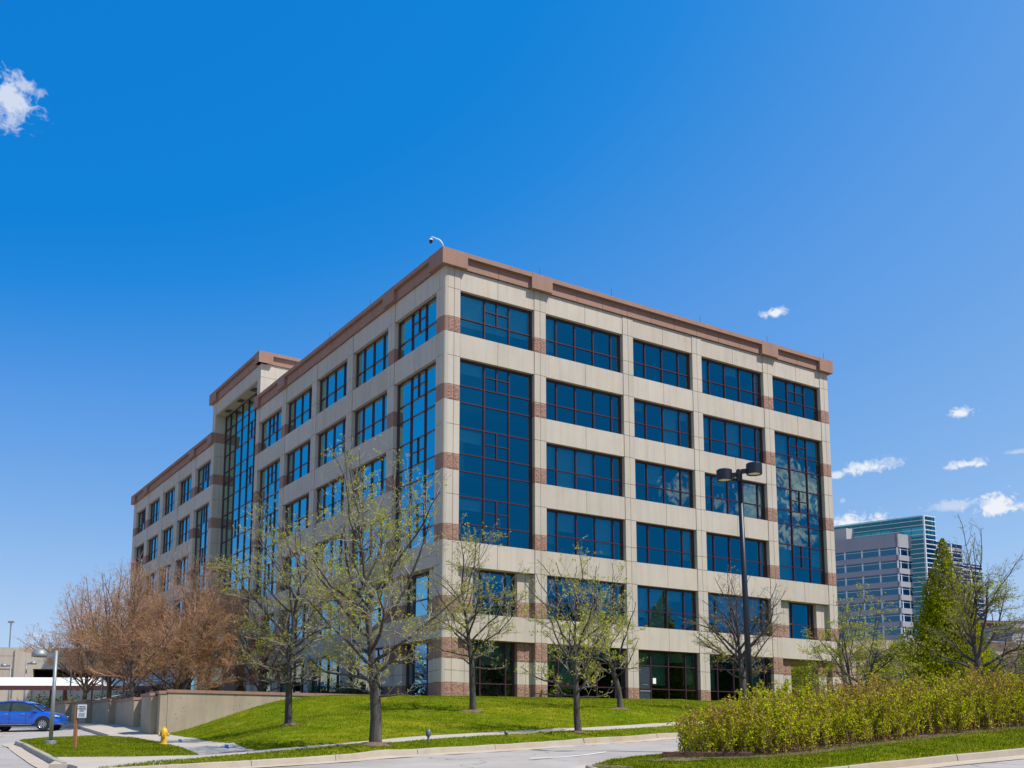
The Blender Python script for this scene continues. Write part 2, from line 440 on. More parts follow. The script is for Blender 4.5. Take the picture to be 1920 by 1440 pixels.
M['wallc'] = wall_concrete()
M['mulch'] = simple('bark_mulch', (0.15, 0.095, 0.055), 0.95, 0, 0.4, 14, 0.9, 18)
M['soil'] = simple('bare_soil', (0.17, 0.115, 0.07), 0.95, 0, 0.4, 6, 0.8, 20)
def earth_mat():
    m, nt, b = new_mat('dry_hillside')
    c = coord(nt)
    f1 = noise(nt, c, 0.05, 6, 0.6); f2 = noise(nt, c, 1.2, 5, 0.7)
    a = ramp(nt, f1, [(0.35, (0.12, 0.13, 0.045)), (0.5, (0.26, 0.18, 0.115)), (0.7, (0.30, 0.19, 0.13))])
    g = ramp(nt, f2, [(0.3, (0.65,)*3), (0.7, (1.15,)*3)])
    nt.links.new(mixc(nt, 1, a, g, 'MULTIPLY'), b.inputs['Base Color'])
    b.inputs['Roughness'].default_value = 0.95
    bump(nt, f2, 0.6, 0.1, b)
    return m
M['earth'] = earth_mat()

# plan lines
kerbL = smooth_line([(-9.25, 22.95)] + [p for p in KERB] + [(34, 70)], 2)
nearL = smooth_line([(-11.0, 24.9)] + NEAR[0:] + [(35, 72.5)], 2)
farL = smooth_line([(-12.2, 28.4), (-10.4, 28.8)] + FAR + [(36, 74.5)], 1)
islK = smooth_line([(-9.6, 23.3)] + ISL_KERB, 2)

# one asphalt sheet under the near roads and the car park, one earth sheet to the horizon
def ground_sheet():
    xs = np.concatenate([np.linspace(-1500, -130, 14), np.arange(-120, 160, 5.0), np.linspace(170, 1500, 14)])
    ys = np.concatenate([np.linspace(-600, -50, 8), np.arange(-40, 340, 5.0), np.linspace(360, 2500, 12)])
    g = np.stack(np.meshgrid(xs, ys), -1).reshape(-1, 2)
    z = Hn(g)-0.34
    dist = np.linalg.norm(g-np.array([0, 60]), axis=1)
    t = np.clip((dist-330)/500, 0, 1)
    z = z*(1-t)+(-3.0)*t
    nx = len(xs); F = []
    idx = np.arange(len(g)).reshape(len(ys), nx)
    F = np.stack([idx[:-1, :-1], idx[:-1, 1:], idx[1:, 1:], idx[1:, :-1]], -1).reshape(-1, 4)
    o = mesh_np('ground', np.column_stack([g, z]), F, M['earth'], smooth=True)
    o['kind'] = 'structure'
ground_sheet()
rd = [(-75, -25), (60, -25), (60, 62), (30, 62)] + [tuple(p) for p in reversed(offset_line(kerbL, 0.3)) if p[1] > 22] + [(-12.5, 33), (-15.5, 44), (-20, 52), (-27, 62), (-33, 72), (-48, 96), (-110, 96), (-110, 20)]
drape('road', rd, -0.15, M['asphalt'], 1.4)

# lawns and walks (finished grade)
drape('lawn_strip', [(-8.45, 25.35)]+[p for p in kerbL if p[1] > 24.9]+[p for p in reversed(nearL) if p[1] > 25.9], 0.015, M['grass'], 0.5, 0.3, 0.006)
sw = offset_line(nearL, 0.0)+list(reversed(farL))
drape('sidewalk', sw, 0.0, M['walk'], 0.6, 0.3)
# concrete apron between the island and the street kerb
apron = [(-9.6, 23.4), (-10.3, 24.5), (-10.7, 25.3), (-11.65, 27.0), (-12.3, 28.45), (-12.2, 28.4), (-11.0, 24.9), kerbL[0]]
drape('sidewalk', [(-12.6, 28.5), (-10.75, 25.3), (-9.9, 23.9), (-9.3, 22.4), (-8.63, 23.66), (-7.76, 24.6), (-8.45, 25.35), (-8.2, 26.2), (-8.0, 27.4), (-8.82, 29.5)], 0.003, M['walk'], 0.5, 0.3)
WA = Vector((-16.2, 48.9)); WDIR = Vector((0.837, 0.547))
WB = WA + WDIR*13.2
bermp = [p for p in farL if p[0] > -7.6]
berm = [(-7.63, 31.0)] + bermp + [(40, 78), (60, 90), (60, 60), (110, 95), (60, 125), (34, 92), (20, 90), tuple(Vector((23.2, 73.2))+Vector((-1.1, 1.6))), tuple(Vector((-3.8, 55.5))+Vector((.9, .9))), tuple(WB), tuple(WA), (-15.74, 48.0), (-10.857, 38.0)]
berm = [(-7.63, 31.0)] + bermp + [(50, 84), (64, 96), (36, 96), (20, 90), (22.6, 74.4), (-3.2, 56.8), (-7.0, 57.0), tuple(WB), tuple(WA), (-15.74, 48.0), (-10.857, 38.0)]
drape('lawn', berm, 0.015, M['grass'], 0.7, 0.25, 0.008)
drape('lawn_island', [(-12.6, 28.55)] + [p for p in islK if p[1] > 26.9][::1] + [tuple(p[:2]) for p in ISL_TOP] + [tuple(p[:2]) for p in PATH_L[1:]] + [(-10.4, 28.8)], 0.015, M['grass'], 0.5, 0.3, 0.006)
drape('footpath', [tuple(p[:2]) for p in PATH_L] + [(-7.63, 31.0), (-10.857, 38.0), (-15.74, 48.0)] + [(-16.6, 50.5), (-18.29, 53.0), (-21.37, 58.0), (-24.83, 63.0), (-28.2, 69.0), (-33, 78), (-34.5, 78), (-30.4, 69.5), (-26.4, 61.2), (-22.2, 54.5), (-19.3, 50.0)][::1], 0.004, M['walk'], 0.7, 0.3)
drape('planting_bed', [(-16.6, 50.7), (-18.29, 53.2), (-21.37, 58.2), (-24.83, 63.2), (-28.2, 69.2), (-33, 78), (-31, 80), (-16.2, 57), (-15.4, 50.7)], 0.01, M['grass'], 0.8, 0.2)
# concrete margin round the foot of the building
# foreground island on the right
islR = smooth_line([(1.95, 25.6), (2.5, 27.0), (4.2, 29.2), (8.0, 32.6), (14, 37.6), (22, 44.0), (34, 53.5)], 2) 
nearK = smooth_line([(1.95, 25.6), (2.2, 24.3), (3.4, 23.5), (5.2, 23.8), (7.8, 25.2), (9.77, 26.0), (11.98, 26.8), (13.36, 27.3), (16.5, 28.4), (26, 31.5), (40, 36)], 2)
drape('lawn_island', islR + list(reversed(nearK))[:-1], 0.015, M['grass'], 0.45, 0.3, 0.008)
def ribbon(name, line, mat, d0, d1, z0, z1, step=0.5, gaps=None):
    ln = densify(line, step)
    A = offset_line(ln, d0); B = offset_line(ln, d1)
    m = MB()
    ha = Hn(A); hb = Hn(B)
    return A, B, ha, hb
def kerb(line, side, name='kerb', gutter=True):
    """upright kerb on the road side of a lawn edge, with a concrete gutter pan"""
    ln = densify(line, 0.5)
    prof = [(0.0, 0.012), (0.03, 0.02), (0.13, 0.018), (0.155, 0.0), (0.185, -0.138), (0.185, -0.40)]
    lines = [offset_line(ln, side*d) for d, _ in prof]
    h0 = Hn(ln)
    m = MB()
    for j in range(len(prof)-1):
        for i in range(len(ln)-1):
            jt = 0.0
            a = (*lines[j][i], h0[i]+prof[j][1]); b = (*lines[j][i+1], h0[i+1]+prof[j][1])
            c = (*lines[j+1][i+1], h0[i+1]+prof[j+1][1]); d = (*lines[j+1][i], h0[i]+prof[j+1][1])
            if i % 6 == 5:      # contraction joint
                b = tuple(Vector(a).lerp(Vector(b), 0.965)); c = tuple(Vector(d).lerp(Vector(c), 0.965))
            m.quad(a, b, c, d)
    o = m.build(name, M['kerb'], fixn=False); o['kind'] = 'structure'
    if gutter:
        g = MB()
        A = offset_line(ln, side*0.184); B = offset_line(ln, side*0.64); ha = Hn(A)-.124; hb = Hn(B)-.130
        for i in range(len(ln)-1):
            g.quad((*A[i], ha[i]), (*A[i+1], ha[i+1]), (*B[i+1], hb[i+1]), (*B[i], hb[i]))
        o2 = g.build('gutter', M['gutter'], fixn=False); o2['kind'] = 'structure'
kerb(kerbL, -1)
kerb([p for p in islK if p[1] > 25.4], 1)
kerb(islR, 1)
kerb(nearK, -1)
# painted lane dashes
def dash(p0, p1, w=0.1):
    ln = densify([p0, p1], 0.5); A = offset_line(ln, w/2); B = offset_line(ln, -w/2)
    ha = Hn(A); hb = Hn(B); m = MB()
    for i in range(len(ln)-1):
        m.quad((*A[i], ha[i]-0.143), (*A[i+1], ha[i+1]-0.143), (*B[i+1], hb[i+1]-0.143), (*B[i], hb[i]-0.143))
    o = m.build('road_marking', M['paint'], fixn=False); o['kind'] = 'structure'
M['paint'] = simple('road_paint', (0.78, 0.76, 0.70), 0.7, 0, 0.15, 9)
dash((0.485, 28.0), (2.78, 31.0)); dash((6.0, 34.6), (8.3, 37.2)); dash((11.6, 40.6), (14.0, 43.2))
for k in range(4):
    a_ = Vector((-27.0, 47.5+k*2.8)); dash(tuple(a_), tuple(a_+Vector((4.2, 2.6))), 0.1)

# ------------------------------------------------------------------ office building
BO = Vector((-3.818, 55.505)); BTH = math.atan2(0.5470, 0.8371)
bldg = empty('office_building', (BO.x, BO.y, 0), BTH)
tag(bldg, 'six storey office block of pale precast panels with brown stone bands and blue tinted windows', 'building')
ZT = [25.0, 21.0, 17.0, 13.0, 9.0, 5.0]       # heads of the window openings, top floor first
ZB = [22.4, 18.4, 14.4, 10.4, 6.4, 1.3]
GZ = 1.3
rngb = random.Random(5)

def seg_pier(T, name, u0, u1, segs, wf=0.0, wb=-0.62, mat=None, mid=True):
    """pier made of panels with open joints over a dark backing"""
    m = MB()
    m.box(u0+0.02, wb, segs[-1][1]+0.01, u1-0.02, wf-0.035, segs[0][0]-0.01, T, 1)
    um = (u0+u1)/2
    for zt, zb in segs:
        g = 0.011
        cols = [(u0, um-g), (um+g, u1)] if mid else [(u0, u1)]
        for a, b in cols:
            m.box(a, wb if a == u0 or b == u1 else wf-0.2, zb+g, b, wf, zt-g, T, 0)
    return m.build(name, [mat or M['beige'], M['beige_joint']], bldg)

def rough_block(T, u0, u1, z0, z1, wf=0.0, wb=-0.62, smooth_face=False, amp=0.035, mid=True):
    """split-face stone band with a broken front"""
    if smooth_face:
        m = MB(); g = 0.006; um = (u0+u1)/2
        m.box(u0+.01, wb, z0+.01, u1-.01, wf-.03, z1-.01, T, 1)
        for a, b in (((u0, um-.011), (um+.011, u1)) if mid else ((u0, u1),)):
            m.box(a, wb, z0+g, b, wf+0.004, z1-g, T, 0)
        return m.build('stone_band', [M['brown'], M['beige_joint']], bldg)
    m = MB(); um = (u0+u1)/2
    m.box(u0+.01, wb, z0+.01, u1-.01, wf-.06, z1-.01, T, 1)
    for a, b in (((u0, um-.011), (um+.011, u1)) if mid else ((u0, u1),)):
        nu = max(3, int((b-a)/0.09)); nz = max(4, int((z1-z0)/0.09))
        def P(i, j):
            e = 0.0 if (i in (0, nu) or j in (0, nz)) else rngb.uniform(0.2, 1.0)*amp
            return T(a+(b-a)*i/nu, wf-0.005+e, z0+0.006+(z1-z0-0.012)*j/nz)
        gr = [[P(i, j) for j in range(nz+1)] for i in range(nu+1)]
        for i in range(nu):
            for j in range(nz): m.quad(gr[i][j], gr[i+1][j], gr[i+1][j+1], gr[i][j+1])
        # returns
        for uu in (a, b):
            m.quad(T(uu, wf-.005, z0+.006), T(uu, wb, z0+.006), T(uu, wb, z1-.006), T(uu, wf-.005, z1-.006), 2)
        for zz in (z0+.006, z1-.006):
            m.quad(T(a, wf-.005, zz), T(b, wf-.005, zz), T(b, wb, zz), T(a, wb, zz), 2)
    o = m.build('stone_band', [M['rough'], M['beige_joint'], M['brown']], bldg, fixn=True)
    return o

def spandrel(T, u0, u1, z0, z1, seams=1, wf=-0.03, wb=-0.66):
    m = MB()
    m.box(u0+.006, wb, z0+.004, u1-.006, wf-.04, z1-.004, T, 1)
    n = seams+1
    for k in range(n):
        a = u0+.024+(u1-u0-.048)*k/n + (.013 if k else 0); b = u0+.024+(u1-u0-.048)*(k+1)/n - (.013 if k < n-1 else 0)
        m.box(a, wb+.02, z0, b, wf, z1, T, 0)
    return m.build('spandrel', [M['beige'], M['beige_joint']], bldg)

def window(T, u0, u1, z0, z1, verts, horiz, small=None, low=False, blinds=0.42, wfr=-0.27, head=0.13, mat='glass'):
    """maroon aluminium frame with mullions; the panes and blinds are its sub-parts"""
    m = MB(); d0, d1 = wfr, wfr-0.14
    jw = 0.075
    m.box(u0, d1, z0, u0+jw, d0, z1, T); m.box(u1-jw-0.05, d1, z0, u1, d0, z1, T)
    m.box(u0+jw, d1, z1-head, u1-jw-.05, d0, z1, T); m.box(u0+jw, d1, z0, u1-jw-.05, d0-.01, z0+.05, T)
    zc0, zc1 = z0+.05, z1-head
    for v in verts:
        m.box(v-.035, d1, zc0, v+.035, d0+.012, zc1, T)
    hs = sorted(horiz)
    us = [u0+jw]+list(verts)+[u1-jw-.05]
    for h in hs:
        for a, b in zip(us[:-1], us[1:]):
            m.box(a+(.035 if a in verts else 0), d1, h-.03, b-(.035 if b in verts else 0), d0, h+.03, T)
    if small:
        for (ua, ub, za, zb) in small:      # a cell quartered by a finer cross
            um, zm = (ua+ub)/2, zb-(zb-za)*0.5
            m.box(um-.03, d1, za+.03, um+.03, d0+.006, zb-.03 if zb < zc1 else zc1, T)
            m.box(ua+.035, d1, zm-.028, um-.03, d0, zm+.028, T); m.box(um+.03, d1, zm-.028, ub-.035, d0, zm+.028, T)
    w = m.build('window', M['frame'], bldg)
    g = MB()
    zz = [zc0]+hs+[zc1]
    for a, b in zip(us[:-1], us[1:]):
        for c, d in zip(zz[:-1], zz[1:]):
            e = [rngb.uniform(-.0035, .0035) for _ in range(4)]
            y = wfr-.07
            g.quad(T(a, y+e[0], c), T(b, y+e[1], c), T(b, y+e[2], d), T(a, y+e[3], d))
    g.build('pane', M[mat], w, fixn=False)
    bl = MB(); any_ = False
    for a, b in zip(us[:-1], us[1:]):
        if rngb.random() < blinds and b-a > 0.3:
            k = rngb.choice([0.3, 0.55, 0.8, 1.0]); top = zc1
            for zf in [z for z in ZT if z0 < z <= z1+.01]:
                kk = k*rngb.uniform(.8, 1); bot = max(zf-2.55*kk, zc0+.02)
                bl.quad(T(a+.02, wfr-.30, bot), T(b-.02, wfr-.30, bot), T(b-.02, wfr-.30, zf-.1), T(a+.02, wfr-.30, zf-.1)); any_ = True
    if any_: bl.build('blind', M['blind'], w, fixn=False)
    return w

def facade(T, piers, bays, sides, zbot, flip=False, top=26.22, ground=True, rough=True, ext=True, portal=None, end_caps=()):
    """piers: list of (u0,u1); bays: list of dict(verts, tall). sides: piers carrying stone bands"""
    n = len(piers)
    extw = 1.02
    for i, (a, b) in enumerate(piers):
        banded = i in sides
        # vertical stack of panel segments
        segs = []; bands = []
        prev = top
        for k, (zt, zb) in enumerate(zip(ZT, ZB)):
            if k == 5: break
            if banded:
                segs.append((prev, zt)); segs.append((zt, zt-1.7)); bands.append((zt-2.6, zt-1.7)); prev = zb
            else:
                segs.append((prev, zt)); segs.append((zt, zt-1.72)); segs.append((zt-1.72, zb)); prev = zb
        if banded:
            segs.append((prev, 5.0)); bands.append((3.9, 5.0)); segs.append((3.9, 3.25)); segs.append((3.25, 2.6)); bands.append((zbot, 2.6))
        else:
            segs.append((prev, 5.0)); segs.append((5.0, 3.8)); segs.append((3.8, 2.62)); bands.append((zbot, 2.62))
        mid = not (i in end_caps and False)
        # panels between bands become one pier part per pier
        m = MB(); um = (a+b)/2
        m.box(a+.02, -.60, zbot, b-.02, -.035, top, T, 1)
        for zt, zb in segs:
            g = .013
            m.box(a+.004, -.62, zb+g, um-g, 0, zt-g, T, 0); m.box(um+g, -.62, zb+g, b-.004, 0, zt-g, T, 0)
        m.build('pier', [M['beige'], M['beige_joint']], bldg)
        for (z0, z1) in bands:
            rough_block(T, a, b, z0, z1, 0.0, -.62, smooth_face=not rough)
    for j, bay in enumerate(bays):
        a = piers[j][1]; b = piers[j+1][0]
        vs = bay['verts']
        tall = bay.get('tall', False)
        spandrel(T, a, b, 25.0, top, 1)
        for k in range(5):
            if tall and k in (1, 2): continue
            spandrel(T, a, b, ZT[k+1], ZB[k], 1)
        cross = lambda zt: [(vs[0], vs[2] if len(vs) > 2 else vs[1], zt-1.55, zt)] if tall else None
        if tall:
            sm = lambda k: (vs[0], vs[1], ZT[k]-1.55, ZT[k])
            window(T, a, b, ZB[0], ZT[0], vs, [ZT[0]-1.55], [sm(0)])
            hz = []
            for k in (1, 2, 3):
                hz += [ZT[k]-1.55, ZB[k]+.05] if k < 3 else [ZT[k]-1.55]
                if k > 1: hz.append(ZT[k])
            window(T, a, b, ZB[3], ZT[1], vs, hz, [sm(1), (vs[0], vs[1], ZT[2]-1.55, ZT[2]), (vs[0], vs[1], ZT[3]-1.55, ZT[3])])
        else:
            for k in range(4):
                window(T, a, b, ZB[k], ZT[k], vs, [ZT[k]-1.55])
        # inner pilasters of the end bays on the two lowest floors
        a2, b2 = a, b
        if tall and ext:
            a2, b2 = a+extw+.1, b-extw
            for (p, q) in ((a, a2), (b2, b)):
                m = MB(); um = p+(q-p)*.55
                m.box(p+.01, -.95, zbot, q-.02, -.375, 8.99, T, 1)
                for zt, zb in ((8.985, 7.3), (6.4, 6.399), (3.9, 3.25), (3.25, 2.6)):
                    if zt-zb < .1: continue
                    m.box(p, -.95, zb+.011, um-.011, -.34, zt-.011, T, 0); m.box(um+.011, -.95, zb+.011, q, -.34, zt-.011, T, 0)
                m.build('pier', [M['beige'], M['beige_joint']], bldg)
                for z0, z1 in ((6.4, 7.3), (3.9, 5.0), (zbot, 2.6)):
                    rough_block(T, p+.004, q-.004, z0, z1, -.34, -.95, smooth_face=not rough)
        wf = -0.62 if (tall and ext) else -0.27
        vv = [v for v in vs if a2+.3 < v < b2-.3]
        window(T, a2, b2, ZB[4], ZT[4], vv, [ZT[4]-1.55], wfr=wf)
        if portal == j: continue
        vg = list(vv)
        window(T, a2, b2, zbot+.02, 5.0, vg, [2.62, 4.05], wfr=wf, mat='glass_low', blinds=0.75, head=.08)

def cornice(T, segs, z0, z1, proj=0.30, ends=(True, True), name='cornice', inner=-0.7):
    """segs: (u0,u1,'bump'|'panel') along the parapet"""
    m = MB()
    U0, U1 = segs[0][0], segs[-1][1]
    m.box(U0+.01, inner, z0+.05, U1-.01, proj-.26, z1-.01, T, 1)
    h = z1-z0
    for (a, b, kd) in segs:
        if kd == 'bump':
            m.box(a, inner+.01, z0-.03, b, proj+.012, z1, T, 0)
        else:
            n = max(1, round((b-a)/2.05)); 
            m.box(a+.003, proj-.25, z1-.27, b-.003, proj, z1-.002, T, 0)
            for k in range(n):
                p = a+(b-a)*k/n+(.012 if k else .003); q = a+(b-a)*(k+1)/n-(.012 if k < n-1 else .003)
                m.box(p, inner+.02, z0, q, proj-.21, z1-.275, T, 0)
    return m.build(name, [M['brown'], M['beige_joint']], bldg)

TR = lambda u, w, z: (u, -w, z)         # south front, u along it
TL = lambda u, w, z: (-w, u, z)         # west front
P_R = [(.24, 1.04), (6.16, 6.99), (12.95, 13.79), (18.88, 19.72), (25.57, 26.49), (31.46, 32.32)]
B_R = [dict(verts=[2.83, 4.53], tall=True), dict(verts=[7.94, 9.36, 10.78, 12.18]), dict(verts=[14.98, 16.43, 17.86]),
       dict(verts=[20.64, 22.08, 23.48, 24.92]), dict(verts=[28.25, 30.01], tall=True)]
facade(TR, P_R, B_R, {0, 1, 4, 5}, 1.35, rough=True, portal=4)
P_L = [(.24, .94), (6.23, 7.12), (12.38, 13.27), (18.55, 19.40), (24.60, 25.44), (30.55, 31.30)]
B_L = [dict(verts=[2.7, 4.45], tall=True), dict(verts=[8.3, 9.75, 11.2]), dict(verts=[14.35, 15.9, 17.4]),
       dict(verts=[20.5, 22.0, 23.5]), dict(verts=[27.2, 28.9], tall=True)]
facade(TL, P_L, B_L, {0, 1, 4, 5}, 1.6, rough=False)
P_W = [(42.50, 43.30), (48.10, 49.35), (53.84, 55.10), (59.64, 60.92), (65.55, 66.72), (71.00, 72.25)]
B_W = [dict(verts=[45.1, 46.6], tall=True), dict(verts=[50.4, 51.6, 52.8]), dict(verts=[56.2, 57.4, 58.6]),
       dict(verts=[62.1, 63.3, 64.5]), dict(verts=[68.2, 69.5], tall=True)]
facade(TL, P_W, B_W, {0, 1, 4, 5}, 1.6, rough=False)
# corner: a slim recessed fillet between the two fronts
m = MB()
for z0, z1, mt in ((1.4, 2.6, 1), (2.6, 3.9, 0), (3.9, 5.0, 1), (5.0, 6.4, 0), (6.4, 7.3, 1), (7.3, 10.4, 0), (10.4, 11.3, 1), (11.3, 14.4, 0), (14.4, 15.3, 1), (15.3, 18.4, 0), (18.4, 19.3, 1), (19.3, 22.4, 0), (22.4, 23.3, 1), (23.3, 26.22, 0)):
    ch = [(0.0, .24), (.03, .13), (.065, .065), (.13, .03), (.24, 0.0)]
    for (x0, y0), (x1, y1) in zip(ch[:-1], ch[1:]):
        m.quad((x0, y0, z0), (x1, y1, z0), (x1, y1, z1), (x0, y0, z1), mt)
m.build('corner_fillet', [M['beige'], M['brown']], bldg, smooth=False)
cornice(TR, [(-.31, 1.35, 'bump'), (1.35, 5.80, 'panel'), (5.80, 7.30, 'bump'), (7.30, 25.25, 'panel'), (25.25, 26.85, 'bump'), (26.85, 31.2, 'panel'), (31.2, 32.63, 'bump')], 26.25, 27.17)
cornice(TL, [(.71, 1.35, 'bump'), (1.35, 5.85, 'panel'), (5.85, 7.35, 'bump'), (7.35, 24.3, 'panel'), (24.3, 25.75, 'bump'), (25.75, 30.1, 'panel'), (30.1, 31.12, 'bump')], 26.25, 27.17)
cornice(TL, [(42.5, 43.7, 'bump'), (43.7, 47.9, 'panel'), (47.9, 49.6, 'bump'), (49.6, 65.3, 'panel'), (65.3, 67.0, 'bump'), (67.0, 70.8, 'panel'), (70.8, 72.55, 'bump')], 26.25, 27.17)
# roofs and hidden faces
m = MB(); m.box(.6, .6, 26.3, 32.0, 31.0, 26.6); m.box(1.6, 31.0, 26.3, 32.0, 43.2, 26.6); m.box(.6, 43.25, 26.3, 32.0, 72.0, 26.6); m.build('roof', simple('roof_membrane', (.5, .5, .48), .9), bldg)
m = MB()
m.box(31.7, .65, 5.0, 32.3, 72.2, 26.25); m.box(.1, 71.7, 1.6, 31.7, 72.2, 26.25); m.box(31.7, 6.2, 1.4, 32.3, 72.2, 5.0)
m.build('rear_wall', M['beige'], bldg)
# open corner arcade under the east bay
m = MB()
m.box(27.66, .97, 4.86, 32.25, 6.1, 5.0)
m.build('soffit', M['soffit'], bldg)
m = MB(); m.box(26.5, .96, 1.4, 27.64, 6.0, 4.98); m.box(27.64, 5.6, 1.4, 29.2, 6.1, 4.85); m.build('arcade_wall', M['beige'], bldg)
m = MB(); m.box(31.5, 5.4, 1.4, 32.3, 6.18, 4.85); m.build('pier', M['beige'], bldg)
# floors, ceilings and core seen dimly through the glass
m = MB()
for k in range(5):
    z = ZB[k]-.35
    m.box(.75, .75, z, 31.6, 30.9, z+.25, m=0); m.box(1.05, 43.0, z, 31.6, 71.6, z+.25, m=0)
    m.box(.76, .76, ZT[k]+.28, 31.5, 30.8, ZT[k]+.3, m=1)
    m.box(1.06, 43.1, ZT[k]+.28, 31.5, 71.5, ZT[k]+.3, m=1)
m.box(1.0, 1.0, 5.2, 27.5, 30.9, 5.4, m=1)
m.box(7.5, 7.5, 1.5, 24, 30.5, 26.2); m.box(7.5, 30.5, 1.5, 24, 66, 26.2)
m.box(.7, .7, 1.55, 27.6, 31, 1.62); m.box(1.0, 31, 1.55, 27.6, 71.5, 1.62)
rr = random.Random(3)
m.box(.8, 1.2, 26.0, 31.5, 1.3, 26.1)
for k in range(5):       # columns and partitions
    for q in (6.6, 13.35, 19.3, 26.0):
        m.box(q-.25, 1.2, ZB[k]-.3, q+.25, 1.7, ZT[k]+.2, m=0)
    for q in range(3):
        u = rr.uniform(2, 30); m.box(u, 1.9, ZB[k]-.3, u+.1, 7.4, ZT[k]+.2, m=1)
m.build('interior', [M['interior'], M['ceiling']], bldg)
# lightning rods on the parapet
for (x, y) in ((6.5, -.1), (12.0, -.1), (19.6, -.1), (26.0, -.1), (31.9, -.1), (-.1, 9.6), (-.1, 16.2)):
    m = MB(); m.tube([(x, y, 27.1), (x, y, 27.75)], .012, 5); m.build('lightning_rod', M['frame'], bldg)

# taller stair tower between the two wings
m = MB(); g = .012
for (a, b) in ((30.55, 31.30), (42.45, 43.28)):
    um = (a+b)/2
    m2 = MB(); m2.box(a+.02, -.9, 26.2, b-.02, -.03, 30.0, TL, 1)
    zz = [30.02, 28.9, 27.2, 26.2]
    for z1, z0 in zip(zz[:-1], zz[1:]):
        m2.box(a, -1.05, z0+g, um-g, 0, z1-g, TL, 0); m2.box(um+g, -1.05, z0+g, b, 0, z1-g, TL, 0)
    m2.build('pier', [M['beige'], M['beige_joint']], bldg)
m = MB(); n = 6
for k in range(n):
    a = 31.3+(42.45-31.3)*k/n; b = 31.3+(42.45-31.3)*(k+1)/n
    m.box(a+.012, -1.02, 28.9, b-.012, -.03, 30.02, TL, 0)
m.build('spandrel', [M['beige']], bldg)
# south return of the tower above the lower roof
m = MB()
m.box(.03, 30.62, 26.62, 12.0, 31.2, 30.0, m=1)
for k in range(5):
    x0 = [0, .40, .8, 4.6, 8.3][k]; x1 = [.40, .8, 4.6, 8.3, 12.0][k]
    for z0, z1 in ((26.6, 28.9), (28.9, 30.02)):
        m.box(x0+g, 30.56, z0+g, x1-g, 31.2, z1-g)
m.box(1.5, 31.3, 26.7, 12, 43.2, 29.98); m.box(11.9, 30.6, 26.6, 12.1, 43.2, 30)
m.build('tower_wall', [M['beige'], M['beige_joint']], bldg)
cornice(TL, [(30.24, 31.35, 'bump'), (31.35, 41.6, 'panel'), (41.6, 43.58, 'bump')], 30.04, 30.97, inner=-.5)
TS = lambda u, w, z: (u, 30.55-w, z)
cornice(TS, [(-.31, .9, 'bump'), (.9, 10.8, 'panel'), (10.8, 12.2, 'bump')], 30.04, 30.97, inner=-.5)
# inner return of the left tower pier with its bands, then the tall recessed curtain wall
TV = lambda u, w, z: (u, 42.45-w, z)
m = MB(); m.box(.02, -.5, 10, 1.08, -.02, 28.9, TV, 1)
for z1, z0 in ((28.88, 27.17), (26.25, 25.0), (25.0, 23.3), (22.4, 21.0), (21.0, 19.3), (18.4, 17.0), (17, 15.3), (14.4, 13), (13, 11.3)):
    m.box(.63, -.5, z0+g, 1.06, .012, z1-g, TV, 0); m.box(.01, -.3, z0+g, .61, .012, z1-g, TV, 0)
m.build('pier', [M['beige'], M['beige_joint']], bldg)
for z0, z1 in ((26.25, 27.17), (22.4, 23.3), (18.4, 19.3), (14.4, 15.3), (10.4, 11.3)):
    m = MB(); m.box(0.01, -.4, z0, 1.05, .02, z1, TV, 0); m.build('stone_band', M['brown'], bldg)
m = MB(); m.box(.05, 31.3, 28.78, 1.1, 42.44, 28.9); m.build('soffit', M['soffit'], bldg)
m = MB()
for y in (33.2, 36.6, 40.0): m.box(.3, y, 28.755, .8, y+.9, 28.779)
m.build('soffit_vent', simple('vent_dark', (.05, .045, .04), .8), bldg)
vt = [32.7, 34.4, 36.1, 37.8, 39.5, 41.0]
hz = []
for k in range(4): hz += [ZT[k]-1.55+4, ZB[k]+4.05, ZT[k]+4]
hz = sorted(set(round(h, 2) for h in hz if 12.0 < h < 28.5)) 
hz += []
TG = lambda u, w, z: (-w, u, z)
window(TG, 31.2, 42.44, 10.9, 28.75, vt, [h for h in [12.95, 14.45, 15.45, 17.0, 18.45, 19.45, 21, 22.45, 23.45, 25, 26.45, 27.4]],
       [(vt[1], vt[2], 25.0, 26.45), (vt[1], vt[2], 21.0, 22.45), (vt[3], vt[4], 17.0, 18.45)], wfr=-.93, blinds=0)
m = MB(); m.box(1.25, 31.3, 10.9, 6.0, 42.4, 11.0); m.box(5, 31.4, 1.6, 5.2, 42.4, 28.7); m.build('interior', M['interior'], bldg)
